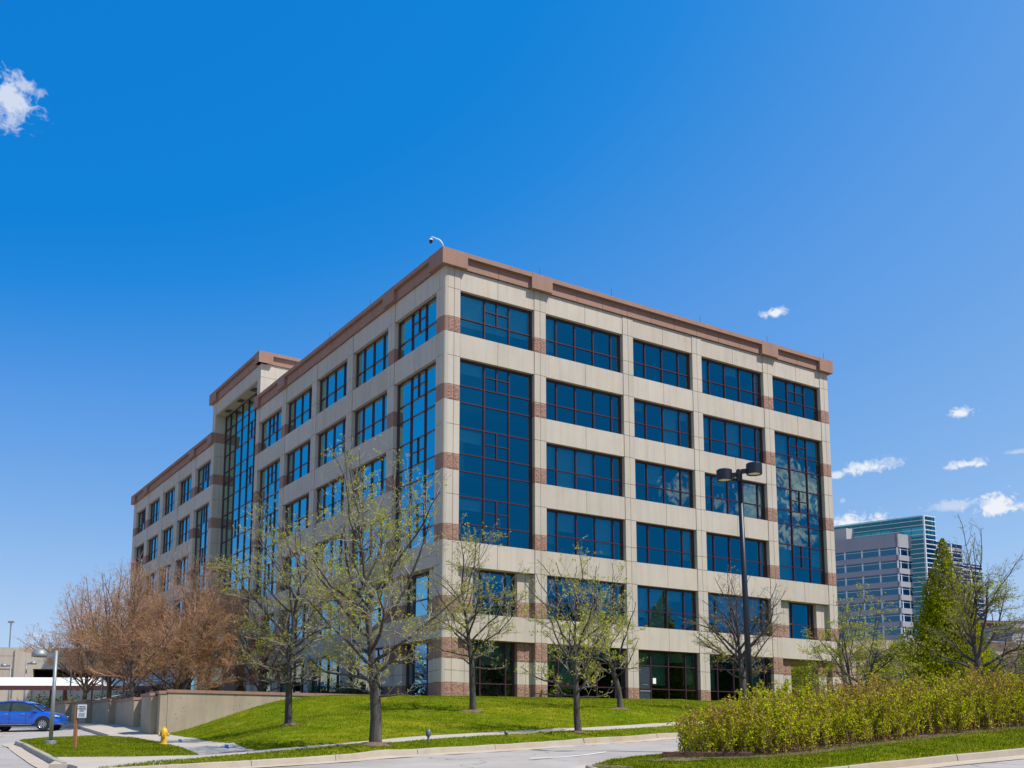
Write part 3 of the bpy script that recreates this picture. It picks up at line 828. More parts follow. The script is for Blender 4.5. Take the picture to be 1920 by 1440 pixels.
# curved brown entrance lobby between the wings
m = MB(); gm = MB()
cx, cy, rad = 3.0, 40.0, 5.7
def arc(aa, r=rad): return (cx - r*math.cos(aa), cy + r*math.sin(aa))
A0, A1, N = -1.30, 1.2, 24
for k in range(N):
    a0 = A0+(A1-A0)*k/N; a1 = A0+(A1-A0)*(k+1)/N
    p0, p1, q0, q1 = arc(a0), arc(a1), arc(a0, rad-.5), arc(a1, rad-.5)
    for z0, z1 in ((8.9, 11.9), (5.4, 6.3)):
        m.quad((*p0, z0), (*p1, z0), (*p1, z1), (*p0, z1)); m.quad((*p0, z0), (*p1, z0), (*q1, z0), (*q0, z0)); m.quad((*p0, z1), (*p1, z1), (*q1, z1), (*q0, z1))
    if k % 4 == 3 or k % 4 == 2:
        m.quad((*p0, 1.7), (*p1, 1.7), (*p1, 5.4), (*p0, 5.4)); m.quad((*p0, 6.3), (*p1, 6.3), (*p1, 8.9), (*p0, 8.9))
    else:
        g0, g1 = arc(a0, rad-.15), arc(a1, rad-.15)
        gm.quad((*g0, 6.3), (*g1, 6.3), (*g1, 8.9), (*g0, 8.9)); gm.quad((*g0, 1.7), (*g1, 1.7), (*g1, 5.4), (*g0, 5.4))
m.build('lobby_wall', M['brown'], bldg); gm.build('lobby_glazing', M['glass'], bldg)
m = MB(); m.poly([(*arc(A0+(A1-A0)*k/N), 11.86) for k in range(N+1)]); m.build('lobby_roof', M['brown'], bldg)
# entrance door in the third bay of the south front
m = MB()
m.box(14.02, .30, 1.95, 15.0, .36, 4.02, m=0); m.box(14.1, .27, 2.45, 14.95, .30, 2.52, m=1); m.box(14.3, .28, 2.85, 14.75, .30, 2.88, m=1)
m.build('door', [simple('dark_door', (.035, .045, .06), .35), simple('door_bar', (.6, .62, .65), .3, .8)], bldg)
m = MB(); m.box(15.17, .31, 2.95, 15.42, .318, 3.3); m.build('notice', simple('paper_notice', (.75, .78, .74), .7), bldg)

# dome camera on a gooseneck at the roof corner
cam_ = empty('security_camera', (BO.x, BO.y, 27.17), BTH)
tag(cam_, 'dome security camera hanging from a bent white pole on the roof corner', 'camera')
mw = simple('white_pole', (.72, .72, .74), .4)
m = MB(); m.tube([(-.15, -.15, 0), (-.28, -.13, .28), (-.42, -.1, .42), (-.75, .16, .62), (-.80, .2, .60), (-.81, .2, .5)], [.045, .042, .04, .032, .03, .03], 8)
m.build('pole', mw, cam_, smooth=True)
m = MB(); m.lathe([(0.0, .52), (.05, .52), (.11, .46), (.12, .40), (0, .40)], 14, (-.81, .2, 0)); m.build('housing', mw, cam_, smooth=True)
m = MB(); m.lathe([(.115, .40), (.105, .33), (.07, .25), (0, .22)], 14, (-.81, .2, 0)); m.build('dome', simple('smoked_dome', (.01, .01, .012), .15), cam_, smooth=True)

# ------------------------------------------------------------------ trees
def bark_mat(name, a, b_, c_):
    m, nt, b = new_mat(name)
    c = coord(nt)
    f = noise(nt, mapping(nt, c, (9, 9, 1.6)), 1.0, 6, 0.7, 0.6)
    nt.links.new(ramp(nt, f, [(0.3, a), (0.5, b_), (0.75, c_)]), b.inputs['Base Color'])
    b.inputs['Roughness'].default_value = 0.9
    bump(nt, f, 1.0, 0.04, b)
    return m
M['bark'] = bark_mat('grey_bark', (0.022, 0.018, 0.015), (0.060, 0.050, 0.042), (0.13, 0.112, 0.095))
M['twig'] = simple('grey_twig', (0.25, 0.205, 0.16), 0.8, 0, 0.5, 2.2)
M['twig_dark'] = simple('dark_twig', (0.12, 0.09, 0.07), 0.8, 0, 0.35, 1.2)
M['twig_russet'] = simple('russet_twig', (0.40, 0.215, 0.135), 0.8, 0, 0.4, 1.0)
M['bark_russet'] = bark_mat('russet_bark', (0.05, 0.035, 0.028), (0.12, 0.085, 0.065), (0.22, 0.16, 0.125))
def leaf_mat(name, lo, mid, hi, trans=0.35, scale=0.9):
    m = bpy.data.materials.new(name); m.use_nodes = True
    nt = m.node_tree; nt.nodes.clear()
    out = nt.nodes.new('ShaderNodeOutputMaterial')
    d = nt.nodes.new('ShaderNodeBsdfDiffuse'); t = nt.nodes.new('ShaderNodeBsdfTranslucent'); mx = nt.nodes.new('ShaderNodeMixShader')
    c = coord(nt)
    f = noise(nt, c, scale, 6, 0.85)
    f2 = noise(nt, c, 14, 2, 0.5)
    mxn = nt.nodes.new('ShaderNodeMath'); mxn.operation = 'ADD'; mxn.use_clamp = True
    k = nt.nodes.new('ShaderNodeMath'); k.operation = 'MULTIPLY_ADD'; k.inputs[1].default_value = 1.2; k.inputs[2].default_value = -0.6
    nt.links.new(f2, k.inputs[0]); nt.links.new(f, mxn.inputs[0]); nt.links.new(k.outputs[0], mxn.inputs[1])
    col_ = ramp(nt, mxn.outputs[0], [(0.25, lo), (0.5, mid), (0.75, hi)])
    nt.links.new(col_, d.inputs['Color']); nt.links.new(col_, t.inputs['Color'])
    mx.inputs['Fac'].default_value = trans
    nt.links.new(d.outputs[0], mx.inputs[1]); nt.links.new(t.outputs[0], mx.inputs[2]); nt.links.new(mx.outputs[0], out.inputs['Surface'])
    return m
M['leaf_spring'] = leaf_mat('spring_leaf', (0.26, 0.29, 0.02), (0.42, 0.44, 0.035), (0.58, 0.56, 0.08))
M['leaf_gold'] = leaf_mat('golden_leaf', (0.20, 0.15, 0.03), (0.30, 0.23, 0.04), (0.36, 0.32, 0.06))
M['leaf_russet'] = leaf_mat('russet_bud', (0.24, 0.115, 0.05), (0.36, 0.20, 0.085), (0.40, 0.30, 0.08), 0.25)
M['leaf_hedge'] = leaf_mat('hedge_leaf', (0.16, 0.20, 0.002), (0.46, 0.50, 0.004), (0.80, 0.78, 0.04), 0.45, 1.6)
M['leaf_bronze'] = leaf_mat('bronze_shoot', (0.16, 0.06, 0.025), (0.36, 0.18, 0.05), (0.46, 0.36, 0.08), 0.3)
M['leaf_conifer'] = leaf_mat('arborvitae_leaf', (0.06, 0.075, 0.003), (0.27, 0.29, 0.006), (0.52, 0.52, 0.015), 0.35, 1.1)
M['leaf_dark'] = leaf_mat('dark_leaf', (0.025, 0.04, 0.012), (0.05, 0.08, 0.02), (0.10, 0.13, 0.03), 0.2)
M['leaf_bush'] = leaf_mat('bush_leaf', (0.10, 0.14, 0.02), (0.20, 0.24, 0.03), (0.30, 0.32, 0.05), 0.3)

def tubes(branches, n):
    """branches: list of (pts Kx3, rad K) with the same K -> V, F arrays"""
    P = np.array([b[0] for b in branches]); Rr = np.array([b[1] for b in branches])
    nb, K, _ = P.shape
    T = np.empty_like(P); T[:, 1:-1] = P[:, 2:]-P[:, :-2]; T[:, 0] = P[:, 1]-P[:, 0]; T[:, -1] = P[:, -1]-P[:, -2]
    T /= np.linalg.norm(T, axis=2, keepdims=True)+1e-9
    ref = np.array([0.21, 0.57, 0.79]); A = np.cross(T, ref); ln = np.linalg.norm(A, axis=2, keepdims=True)
    A = np.where(ln < 0.15, np.cross(T, np.array([1., 0, 0])), A); A /= np.linalg.norm(A, axis=2, keepdims=True)+1e-9
    B = np.cross(T, A)
    w = 2*np.pi*np.arange(n)/n
    V = P[:, :, None]+(A[:, :, None]*np.cos(w)[None, None, :, None]+B[:, :, None]*np.sin(w)[None, None, :, None])*Rr[:, :, None, None]
    V = V.reshape(-1, 3)
    i = np.arange(nb)[:, None, None]*K*n; j = np.arange(K-1)[None, :, None]*n; k = np.arange(n)[None, None, :]; k2 = (k+1) % n
    F = np.stack([i+j+k, i+j+k2, i+j+n+k2, i+j+n+k], -1).reshape(-1, 4)
    return V, F

def grow(rng, start, d, L, r0, r1, K, wob, trop):
    pts = [start]; p = start.copy(); d = d/np.linalg.norm(d)
    st = L/(K-1)
    for i in range(K-1):
        d = d+rng.normal(0, wob, 3)+np.array([0, 0, trop])
        d /= np.linalg.norm(d)
        p = p+d*st; pts.append(p)
    pts = np.array(pts); rad = np.linspace(r0, r1, K)
    return pts, rad

def perp(rng, d, ang):
    a = rng.normal(size=3); a -= d*a.dot(d); a /= np.linalg.norm(a)+1e-9
    return d*math.cos(ang)+a*math.sin(ang)

def make_tree(name, loc, H_, Rad, tr, fork, seed, label, group, leaf='leaf_spring', leafn=3, leafs=0.055, bare=0.15,
              nl=15, upright=0.0, space=(0.36, 0.2, 0.13), twig='twig', bark='bark', lean=(0, 0), dens=1.0, multi=1, cat='tree',
              lowdroop=0.0, asym=(0, 0), maxl=4, leaf2=None, crownbase=None, wobk=1.0):
    rng = np.random.RandomState(seed)
    root = empty(name, loc); tag(root, label, cat, group)
    cb = fork if crownbase is None else crownbase
    cz = cb+(H_-cb)*0.42; rz_u = H_-cz; rz_d = cz-cb*0.75
    lv = {0: [], 1: [], 2: [], 3: [], 4: []}
    def env(p, d):
        """distance along d to the crown envelope"""
        q = np.array([(p[0]-asym[0])/Rad, (p[1]-asym[1])/Rad, (p[2]-cz)/(rz_u if p[2] > cz or d[2] > 0 else rz_d)])
        e = np.array([d[0]/Rad, d[1]/Rad, d[2]/(rz_u if p[2] > cz or d[2] > 0 else rz_d)])
        a = e.dot(e); b = 2*q.dot(e); c = q.dot(q)-1
        dd = b*b-4*a*c
        return 0.3 if dd < 0 else max(0.25, (-b+math.sqrt(dd))/(2*a))
    tips = []
    for mi in range(multi):
        dz = np.array([lean[0], lean[1], 1.0])
        if multi > 1:
            w = 2*math.pi*mi/multi+rng.uniform(0, 1); dz = np.array([math.cos(w)*.38, math.sin(w)*.38, 1.0])
        Ht = H_*(0.66 if upright < .5 else .74)/(1 if multi == 1 else 1.12)
        K0 = 14
        pts, rad = grow(rng, np.array([0., 0., -0.15]), dz, Ht, tr, tr*0.10, K0, 0.035*wobk, 0.02)
        tt = np.linspace(0, 1, K0)
        rad = tr*((1-tt)**0.8*0.9+0.06); 
        fk = fork/Ht
        rad = np.where(tt < fk, tr*(1-0.12*tt/fk), tr*0.80*np.clip(1-(tt-fk)/(1-fk), 0, 1)**1.1+0.012)
        # root flare
        rad[0] = tr*1.55; pts[1] = pts[0]+(pts[1]-pts[0])*0.35; rad[1] = tr*1.1
        lv[0].append((pts, rad))
        n_l = nl if multi == 1 else max(5, nl//multi)
        for i in range(n_l):
            t = fk+(0.97-fk)*((i+0.3)/n_l)**(1.25 if upright < .5 else 1.6)
            f = t*(K0-1); k = min(int(f), K0-2); p = pts[k]+(pts[k+1]-pts[k])*(f-k)
            az = i*2.399+rng.uniform(-.5, .5)+mi
            rel = i/(n_l-1)
            el = R((4-lowdroop*8)*(1-rel)+(20+upright*22)*min(1, rel*3)+54*rel**1.3+rng.uniform(-8, 8)) if upright < .5 else R(rng.uniform(18, 42)*(1-rel)+68*rel+8)
            el = min(el, R(82))
            d = np.array([math.cos(az)*math.cos(el), math.sin(az)*math.cos(el), math.sin(el)])
            L = env(p, d)*rng.uniform(.8, 1.06)
            if L < .5: L = .5
            rb = min(rad[k]*.66, tr*(.20+.13*L/Rad))
            b = grow(rng, p, d, L, rb, .011, 9, .11*wobk, .035+.02*upright)
            lv[1].append(b)
        # leader top counts as a limb
    def children(par, spacing, K, angs, lenf, rr, wob, trop, cap):
        out = []
        for pts, rad in par:
            L = np.linalg.norm(np.diff(pts, axis=0), axis=1).sum()
            n = max(2, int(L/spacing*dens*(.62 if pts[-1][2] > H_*.66 else 1.0)))
            for i in range(n):
                t = 0.16+0.84*(i+rng.uniform(.2, .8))/n
                f = t*(len(pts)-1); k = min(int(f), len(pts)-2); p = pts[k]+(pts[k+1]-pts[k])*(f-k)
                d = pts[k+1]-pts[k]; d /= np.linalg.norm(d)+1e-9
                dd = perp(rng, d, R(rng.uniform(*angs)))
                if dd[2] < -.25: dd[2] *= -.5
                l = L*lenf*(1.15-0.75*t)*rng.uniform(.6, 1.2)
                l = min(l, env(p, dd)*1.05+.12, cap)
                if l < .1: continue
                r = max(.0035, min(rad[k]*.62, rr[0]*l+rr[1]))
                out.append(grow(rng, p, dd, l, r, .0035, K, wob, trop))
        return out
    l1 = lv[1]+[(lv[0][0][0][-6:], lv[0][0][1][-6:])]
    lv[2] = children(l1, space[0], 7, (32, 62), .52, (.014, .006), .13*wobk, .03+.03*upright, 2.6)
    lv[3] = children(lv[2], space[1], 5, (30, 60), .52, (.010, .004), .13*wobk, .02+.03*upright, 1.2)
    if maxl >= 4: lv[4] = children(lv[3], space[2], 3, (28, 62), .5, (.008, .0035), .10, .02, .42)
    # trunk + limbs
    Vs, Fs, off = [], [], 0
    for grp, n in ((lv[0], 12), (lv[1], 7)):
        if not grp: continue
        V, F = tubes(grp, n); Vs.append(V); Fs.append(F+off); off += len(V)
    mesh_np('trunk', np.vstack(Vs), np.vstack(Fs), M[bark], root, smooth=True)
    Vs, Fs, off = [], [], 0
    for grp, n in ((lv[2], 4), (lv[3], 3), (lv[4], 3)):
        if not grp: continue
        V, F = tubes(grp, n); Vs.append(V); Fs.append(F+off); off += len(V)
    mesh_np('branches', np.vstack(Vs), np.vstack(Fs), M[twig], root)
    # leaf tufts along the outer twigs
    src = lv[4] if lv[4] else lv[3]
    T = np.array([b[0][-1] for b in src]+[b[0][-1] for b in lv[3]]+[b[0][len(b[0])//2] for b in src])
    # patches of the crown that stay bare
    ph = rng.uniform(0, 6, 3); fld = np.sin(T[:, 0]*1.3+ph[0])+np.sin(T[:, 1]*1.5+ph[1])+np.sin(T[:, 2]*1.1+ph[2])
    keep = rng.uniform(0, 1, len(T)) > np.clip(bare+0.16*fld, 0, 1)
    T = T[keep]
    if len(T) and leafn:
        C = np.repeat(T, leafn, axis=0)+rng.normal(0, leafs*.42, (len(T)*leafn, 3))
        o = leaf_cards(C, rng, leafs)
        F = np.arange(len(C)*4).reshape(-1, 4)
        if leaf2:
            hm = rng.uniform(0, 1, len(C)) < .4
            FF = F
            ob = mesh_np('foliage', o, F, [M[leaf], M[leaf2]], root)
            ob.data.polygons.foreach_set('material_index', hm.astype(np.int32))
        else:
            mesh_np('foliage', o, F, M[leaf], root)
    return root

def leaf_cards(C, rng, size, up=0.0, asp=1.7):
    n = len(C)
    a = rng.normal(size=(n, 3)); a[:, 2] += up; a /= np.linalg.norm(a, axis=1, keepdims=True)
    b = rng.normal(size=(n, 3)); b -= a*(a*b).sum(1, keepdims=True); b /= np.linalg.norm(b, axis=1, keepdims=True)
    s = (size*rng.uniform(.55, 1.25, n))[:, None]
    V = np.stack([C-a*s*.5, C-a*s*.05+b*s*.5/asp, C+a*s*.6, C-a*s*.05-b*s*.5/asp], 1)
    return V.reshape(-1, 3)

def Pt(x, y, dz=0.0): return (x, y, H(x, y)+dz)
G1 = 'spring trees budding in front of the office block'
SPC = (.30, .17, .118)
make_tree('budding_tree', Pt(-3.95, 30.14), 9.5, 3.2, .175, 1.5, 11, 'largest budding tree with thick dark trunk between sidewalk and kerb', G1, nl=27, space=SPC, lowdroop=1.0, leafs=.055, asym=(-.1, 0), bare=.2, crownbase=1.25, wobk=1.25, leafn=3)
make_tree('budding_tree', Pt(-8.145, 38.0), 8.9, 3.1, .135, 1.55, 22, 'budding tree on the grass mound in front of the long concrete wall', G1, nl=25, space=SPC, lowdroop=1.1, leafs=.062, leaf2='leaf_gold', bare=.16, crownbase=1.3, wobk=1.25, leafn=3)
make_tree('budding_tree', Pt(-1.646, 44.0), 8.5, 2.75, .14, 2.0, 33, 'budding tree on the lawn before the corner bay, a mulch ring at its foot', G1, nl=22, space=SPC, leafs=.068, bare=.15, leafn=3, wobk=1.25, lowdroop=.3)
make_tree('budding_tree', Pt(2.347, 36.75), 6.9, 2.5, .125, 1.35, 44, 'small low forked budding tree on the strip beside the sidewalk', G1, nl=20, space=SPC, leafs=.068, bare=.16, upright=.15, leafn=3, wobk=1.4)
make_tree('budding_tree', Pt(4.891, 47.0), 6.6, 2.3, .13, 1.6, 57, 'slim budding tree at the top of the lawn just left of the ground floor door', G1, nl=16, space=SPC, leafs=.074, bare=.14, upright=.2, leafn=3, wobk=1.3)
make_tree('bare_tree', Pt(11.2, 50.0), 7.2, 2.75, .20, 1.8, 66, 'nearly leafless dark tree behind the twin headed street lamp', None, nl=22, space=SPC, leafs=.06, bare=.8, twig='twig_dark', upright=.2, wobk=1.4)
make_tree('budding_tree', Pt(17.9, 53.0), 7.0, 3.2, .15, .35, 77, 'multi stemmed budding tree right of the open corner of the building', G1, nl=21, space=SPC, leafs=.085, bare=.13, multi=3, wobk=1.3, twig='twig_dark', leafn=3)
make_tree('budding_tree', Pt(21.0, 65.0), 6.3, 1.6, .17, 2.6, 88, 'thin upright budding tree farther back beside the open corner pillar', G1, nl=9, leafs=.08, bare=.35, twig='twig_dark')
make_tree('bare_tree', Pt(21.7, 48.0), 8.7, 3.3, .22, .9, 99, 'wide sparse tree with forked dark trunk above the hedge at far right', None, nl=20, space=(.3, .17, .12), leafs=.065, bare=.62, twig='twig_dark', upright=.15, wobk=1.35, asym=(.4, 0))
G2 = 'russet twiggy trees by the stepped wall'
def russet(loc, H_, Rr, seed, label, fork=1.6, gold=.3, nl=22, tr=.15, sp=(.29, .175, .115), asym=(0, 0), cbase=None):
    make_tree('russet_tree', loc, H_, Rr, tr, fork, seed, label, G2, leaf='leaf_russet', leaf2='leaf_gold' if gold else None, leafn=2, leafs=.05, bare=.12,
              nl=nl, upright=.75, space=sp, twig='twig_russet', bark='bark_russet', asym=asym, wobk=.8, crownbase=cbase)
russet((-19.4, 60.0, 1.35), 9.6, 4.6, 101, 'broad russet tree rising directly behind the long concrete wall', .5, nl=30, cbase=.2)
russet(Pt(-20.9, 57.0), 9.2, 3.4, 102, 'russet tree with dark trunk against the nearest stepped wall panel', 1.9, cbase=1.3)
russet(Pt(-23.6, 61.0), 9.4, 3.8, 103, 'russet tree with trunk before the middle of the stepped wall', 2.0, cbase=1.2)
russet(Pt(-27.2, 66.0), 8.9, 3.8, 104, 'leftmost russet tree tinged with yellow green beyond the tall round lamp', 1.7, cbase=1.0, nl=26)
russet((-15.0, 62.0, 1.9), 6.4, 3.6, 105, 'low russet tree at right end of the group near the brown lobby', .5, nl=24, cbase=.1)

# mulch rings
for (x, y, r, lb) in ((-3.95, 30.14, .6, 'largest roadside tree'), (-8.145, 38.0, .5, 'tree before the concrete wall'), (-1.646, 44.0, .6, 'lawn tree before the corner bay'), (2.347, 36.75, .32, 'low forked strip tree'), (4.891, 47.0, .55, 'slim tree beside the door')):
    m = MB(); n = 22; rngm = random.Random(int(x*10))
    rr = [r*rngm.uniform(.55, 1.25) for _ in range(n)]
    ring = [(x+rr[k]*math.cos(2*math.pi*k/n), y+rr[k]*.9*math.sin(2*math.pi*k/n)) for k in range(n)]
    hz_ = Hn(ring); c0 = H(x, y)
    inner = [((p[0]-x)*.5+x, (p[1]-y)*.5+y) for p in ring]; hi_ = Hn(inner)
    for k in range(n):
        k2 = (k+1) % n
        m.quad((*ring[k], hz_[k]+.022), (*ring[k2], hz_[k2]+.022), (*inner[k2], hi_[k2]+.07), (*inner[k], hi_[k]+.07))
        m.tri((*inner[k], hi_[k]+.07), (*inner[k2], hi_[k2]+.07), (x, y, c0+.09))
    o = m.build('mulch_ring', M['mulch'], fixn=False); tag(o, None, None, None, 'structure')

# ------------------------------------------------------------------ hedge along the foreground island
def in_poly(P, poly):
    pa = np.array([p[:2] for p in poly]); ins = np.zeros(len(P), bool); j = len(pa)-1
    for i in range(len(pa)):
        xi, yi = pa[i]; xj, yj = pa[j]
        c = ((yi > P[:, 1]) != (yj > P[:, 1])) & (P[:, 0] < (xj-xi)*(P[:, 1]-yi)/((yj-yi) or 1e-9)+xi)
        ins ^= c; j = i
    return ins
def hedge():
    rng = np.random.RandomState(7)
    root = empty('hedge', Pt(9.5, 29.5)); tag(root, 'long loose spring hedge of yellow green leaves and reddish stems on the roadside island', 'hedge')
    rx, ry, rz = root.location
    front = [(3.9, 27.2), (4.3, 26.85), (5.3, 26.5), (6.48, 26.6), (8.44, 27.7), (10.9, 29.1), (12.8, 30.1), (15.3, 31.3), (18.0, 32.4), (24, 34.6)]
    fr = np.array(densify(front, .3))
    back = np.array(offset_line([tuple(p) for p in fr], 2.7))
    poly = [tuple(p) for p in fr]+[tuple(p) for p in back[::-1]]
    P = np.column_stack([rng.uniform(3, 26, 60000), rng.uniform(26, 39, 60000)])
    P = P[in_poly(P, poly)]; P = P[P[:, 0] > 4.25][:1900]
    # distance to the outline -> lower stems at the rim
    out = np.array(densify(poly+[poly[0]], .25))
    dd = np.min(np.linalg.norm(P[:, None]-out[None], axis=2), axis=1)
    z0 = Hn(P)
    endf = np.clip((P[:, 0]-4.2)/3.2, 0, 1)
    prof = 1.55*(0.74+0.26*np.clip(dd/.6, 0, 1))*(.66+.34*endf)*(1+.07*np.sin(P[:, 0]*1.9)+.06*np.sin(P[:, 0]*4.3+P[:, 1]*2))
    prof *= rng.uniform(.70, 1.20, len(P))
    b1, b2, b3 = [], [], []
    ends = []
    for (x, y), z, h in zip(P, z0, prof):
        d = rng.normal(0, .22, 3); d[2] = 1
        st = np.array([x-rx, y-ry, z-rz])
        b = grow(rng, st, d, h, .012, .004, 5, .13, .05); b1.append(b)
        for k in range(4):
            t = rng.uniform(.08, .95); f = t*4; kk = min(int(f), 3); p = b[0][kk]+(b[0][kk+1]-b[0][kk])*(f-kk)
            dv_ = b[0][kk+1]-b[0][kk]; dv_ /= np.linalg.norm(dv_)
            c = grow(rng, p, perp(rng, dv_, R(rng.uniform(20, 45))), rng.uniform(.22, .5)*(1.1-.4*t), .006, .003, 4, .1, .09); b2.append(c)
            ends.append((c[0], t)); 
        ends.append((b[0], 1))
    V1, F1 = tubes(b1, 4); V2, F2 = tubes(b2, 3)
    mesh_np('stems', np.vstack([V1, V2]), np.vstack([F1, F2+len(V1)]), simple('red_brown_stem', (.24, .11, .06), .8, 0, .4, 3), root)
    C = []
    for pts, t in ends:
        n = 18
        tt = rng.uniform(.02, 1.0, n)*(len(pts)-1)
        k = np.minimum(tt.astype(int), len(pts)-2)
        C.append(pts[k]+(pts[k+1]-pts[k])*(tt-k)[:, None]+rng.normal(0, .03, (n, 3)))
    C = np.vstack(C)
    V = leaf_cards(C, rng, .066)
    hgt = C[:, 2]+rz-Hn(C[:, :2]+np.array([rx, ry]))
    fld = .5+.35*np.sin(C[:, 0]*1.1+1.2)+.25*np.sin(C[:, 1]*1.7)
    hm = (rng.uniform(0, 1, len(C)) < np.clip((hgt-.72)*1.25*fld+.04+.30*np.clip(1-(C[:, 0]+rx-4.3)/3.0, 0, 1), .04, .62))
    ob = mesh_np('foliage', V, np.arange(len(V)).reshape(-1, 4), [M['leaf_hedge'], M['leaf_bronze']], root)
    ob.data.polygons.foreach_set('material_index', hm.astype(np.int32))
    # dark litter and mulch under the hedge
    ring = [tuple(p) for p in offset_line([tuple(q) for q in fr], -.28)]+[tuple(p) for p in offset_line([tuple(q) for q in back], .2)[::-1]]
    drape('mulch_bed', ring, 0.03, M['mulch'], .6, .1)
hedge()

# ------------------------------------------------------------------ bushes and the arborvitae
def bush(name, loc, rx, ry, rz, n, leaf, seed, label, cat='shrub', group=None, size=.09, stems=True, cone=0.0, twig='twig_dark', fill=.5):
    rng = np.random.RandomState(seed)
    root = empty(name, loc); tag(root, label, cat, group)
    d = rng.normal(size=(n, 3)); d /= np.linalg.norm(d, axis=1, keepdims=True); d[:, 2] = np.abs(d[:, 2])*1.0
    ph = rng.uniform(0, 6, 6)
    lump = 1+.16*np.sin(d[:, 0]*5+ph[0])+.14*np.sin(d[:, 1]*6+ph[1])+.12*np.sin(d[:, 2]*7+ph[2])+.1*np.sin(d[:, 0]*13+d[:, 2]*9+ph[3])
    r = lump*rng.uniform(fill, 1.0, n)**.6
    C = d*r[:, None]*np.array([rx, ry, rz])
    if cone:
        z = rng.uniform(0, 1, n)**1.15; w = rng.uniform(0, 2*np.pi, n)
        rad = np.where(z < .34, .66+.34*np.clip(z/.34, 0, 1), np.clip(1-(z-.34)/.66, 0, 1)**cone)*(1+.22*np.sin(w*3+z*17+ph[0])+.20*np.sin(w*5-z*29+ph[1])+.14*np.sin(w*9+z*47+ph[3]))+.03
        rr_ = rad*rng.uniform(.30, 1.08, n)**.5
        C = np.column_stack([np.cos(w)*rr_*rx, np.sin(w)*rr_*ry, z*rz])
        sp_ = rng.randint(0, 7, n); ang_ = sp_*1.05+ph[2]; of_ = np.where(sp_ == 0, 0, .50)*np.clip(1.15-z, .5, 1)
        hh_ = np.array([1.0, .80, .66, .86, .58, .74, .62])[sp_]
        C = np.column_stack([C[:, 0]*.52+np.cos(ang_)*of_*rx, C[:, 1]*.52+np.sin(ang_)*of_*ry, C[:, 2]*hh_])
    V = leaf_cards(C, rng, size, up=1.2 if cone else 0.0)
    mesh_np('foliage', V, np.arange(len(V)).reshape(-1, 4), M[leaf], root)
    if stems:
        st = []
        for i in range(9 if not cone else 1):
            dd = rng.normal(0, .35, 3); dd[2] = 1
            if cone: dd = np.array([0, 0, 1.])
            st.append(grow(rng, np.array([0, 0, -.1]), dd, rz*.85, .04 if not cone else .2, .01, 7, .1, .02))
        V, F = tubes(st, 5); mesh_np('stems' if not cone else 'trunk', V, F, M[twig], root)
    return root
bush('arborvitae', (25.5, 60.2, 1.7), 3.0, 2.8, 9.6, 34000, 'leaf_conifer', 201, 'tall pointed yellow green arborvitae behind the hedge at far right', 'tree', size=.18, cone=.78)
bush('arborvitae', (26.6, 60.0, 1.8), 1.3, 1.3, 7.0, 17000, 'leaf_conifer', 202, 'shorter pointed arborvitae merged with the right side of the tallest one', 'tree', size=.17, cone=.7)
G3 = 'shrubs on the hillside behind the hedge'
rb = random.Random(9)
names3 = [(23.2, 81, 1.5, 'leaf_bush', 'bright yellow green shrub seen through the open corner of the building'),
          (25.6, 90, 2.3, 'leaf_bush', 'taller yellow green shrub left side of the view through the open corner'),
          (26.5, 97, 2.9, 'leaf_spring', 'golden shrub behind others in the view through the open corner'),
          (40, 97, 1.3, 'leaf_spring', 'golden shrub left of the small dome lamp on the hillside'),
          (42.2, 96, 1.2, 'leaf_dark', 'low dark shrub behind the small dome lamp'),
          (45.5, 99, 1.4, 'leaf_bush', 'green shrub right of the small dome lamp'),
          (37, 104, 2.0, 'leaf_dark', 'dark shrub on the lower hillside terrace'),
          (42, 112, 2.1, 'leaf_bush', 'green shrub on the upper hillside terrace'),
          (49, 118, 1.8, 'leaf_spring', 'yellow shrub high on the hillside terrace'),
          (41.5, 80, 2.6, 'leaf_bush', 'large rounded green shrub right of the forked tree trunk'),
          (44.5, 84, 3.2, 'leaf_spring', 'tall pale green shrub under the grey building at far right'),
          (39.5, 70, 1.5, 'leaf_bush', 'small bright shrub on the hedge line near right border'),
          (30, 76, 1.2, 'leaf_dark', 'low dark green shrub left of the arborvitae')]
for i, (x, y, r_, lf, lb) in enumerate(names3):
    bush('shrub', Pt(x, y, -.1), r_, r_, r_*1.25, int(2600*r_*r_*.5)+900, lf, 300+i, lb, group=G3, size=.16, fill=.25)
G4 = 'shrubs beyond the carport'
for i, (x, y, r_, lf, lb) in enumerate([(-38.2, 86, 2.0, 'leaf_dark', 'dark green shrub seen under the carport above the blue car'), (-42.3, 88, 1.5, 'leaf_spring', 'yellow green shrub under the carport at left border'),
                      (-33.6, 86, 1.7, 'leaf_spring', 'yellow green shrub under the carport right of the tall round lamp'), (-30.5, 84, 1.8, 'leaf_dark', 'dark shrub behind the far end of the stepped wall'), (-35.8, 83, 1.3, 'leaf_bush', 'small green shrub between two carport posts')]):
    bush('shrub', Pt(x, y, -.1), r_, r_, r_*1.3, int(2600*r_*r_*.5)+700, lf, 400+i, lb, group=G4, size=.14, fill=.25)
# terrace shrubs at the foot of the building's west side, behind the low wall
G5 = 'dark shrubs at the foot of the west front'
for i, (x, y, r_, lb) in enumerate([(-8.6, 60.5, 1.1, 'dark shrub by the west front nearest the corner'), (-10.6, 63.5, 1.3, 'dark shrub by the west front second from the corner'), (-12.4, 66.5, 1.3, 'dark shrub by the west front next to the low russet tree')]):
    bush('shrub', Pt(x, y, -.1), r_, r_, r_*1.1, 1800, 'leaf_dark', 450+i, lb, group=G5, size=.11, fill=.25)

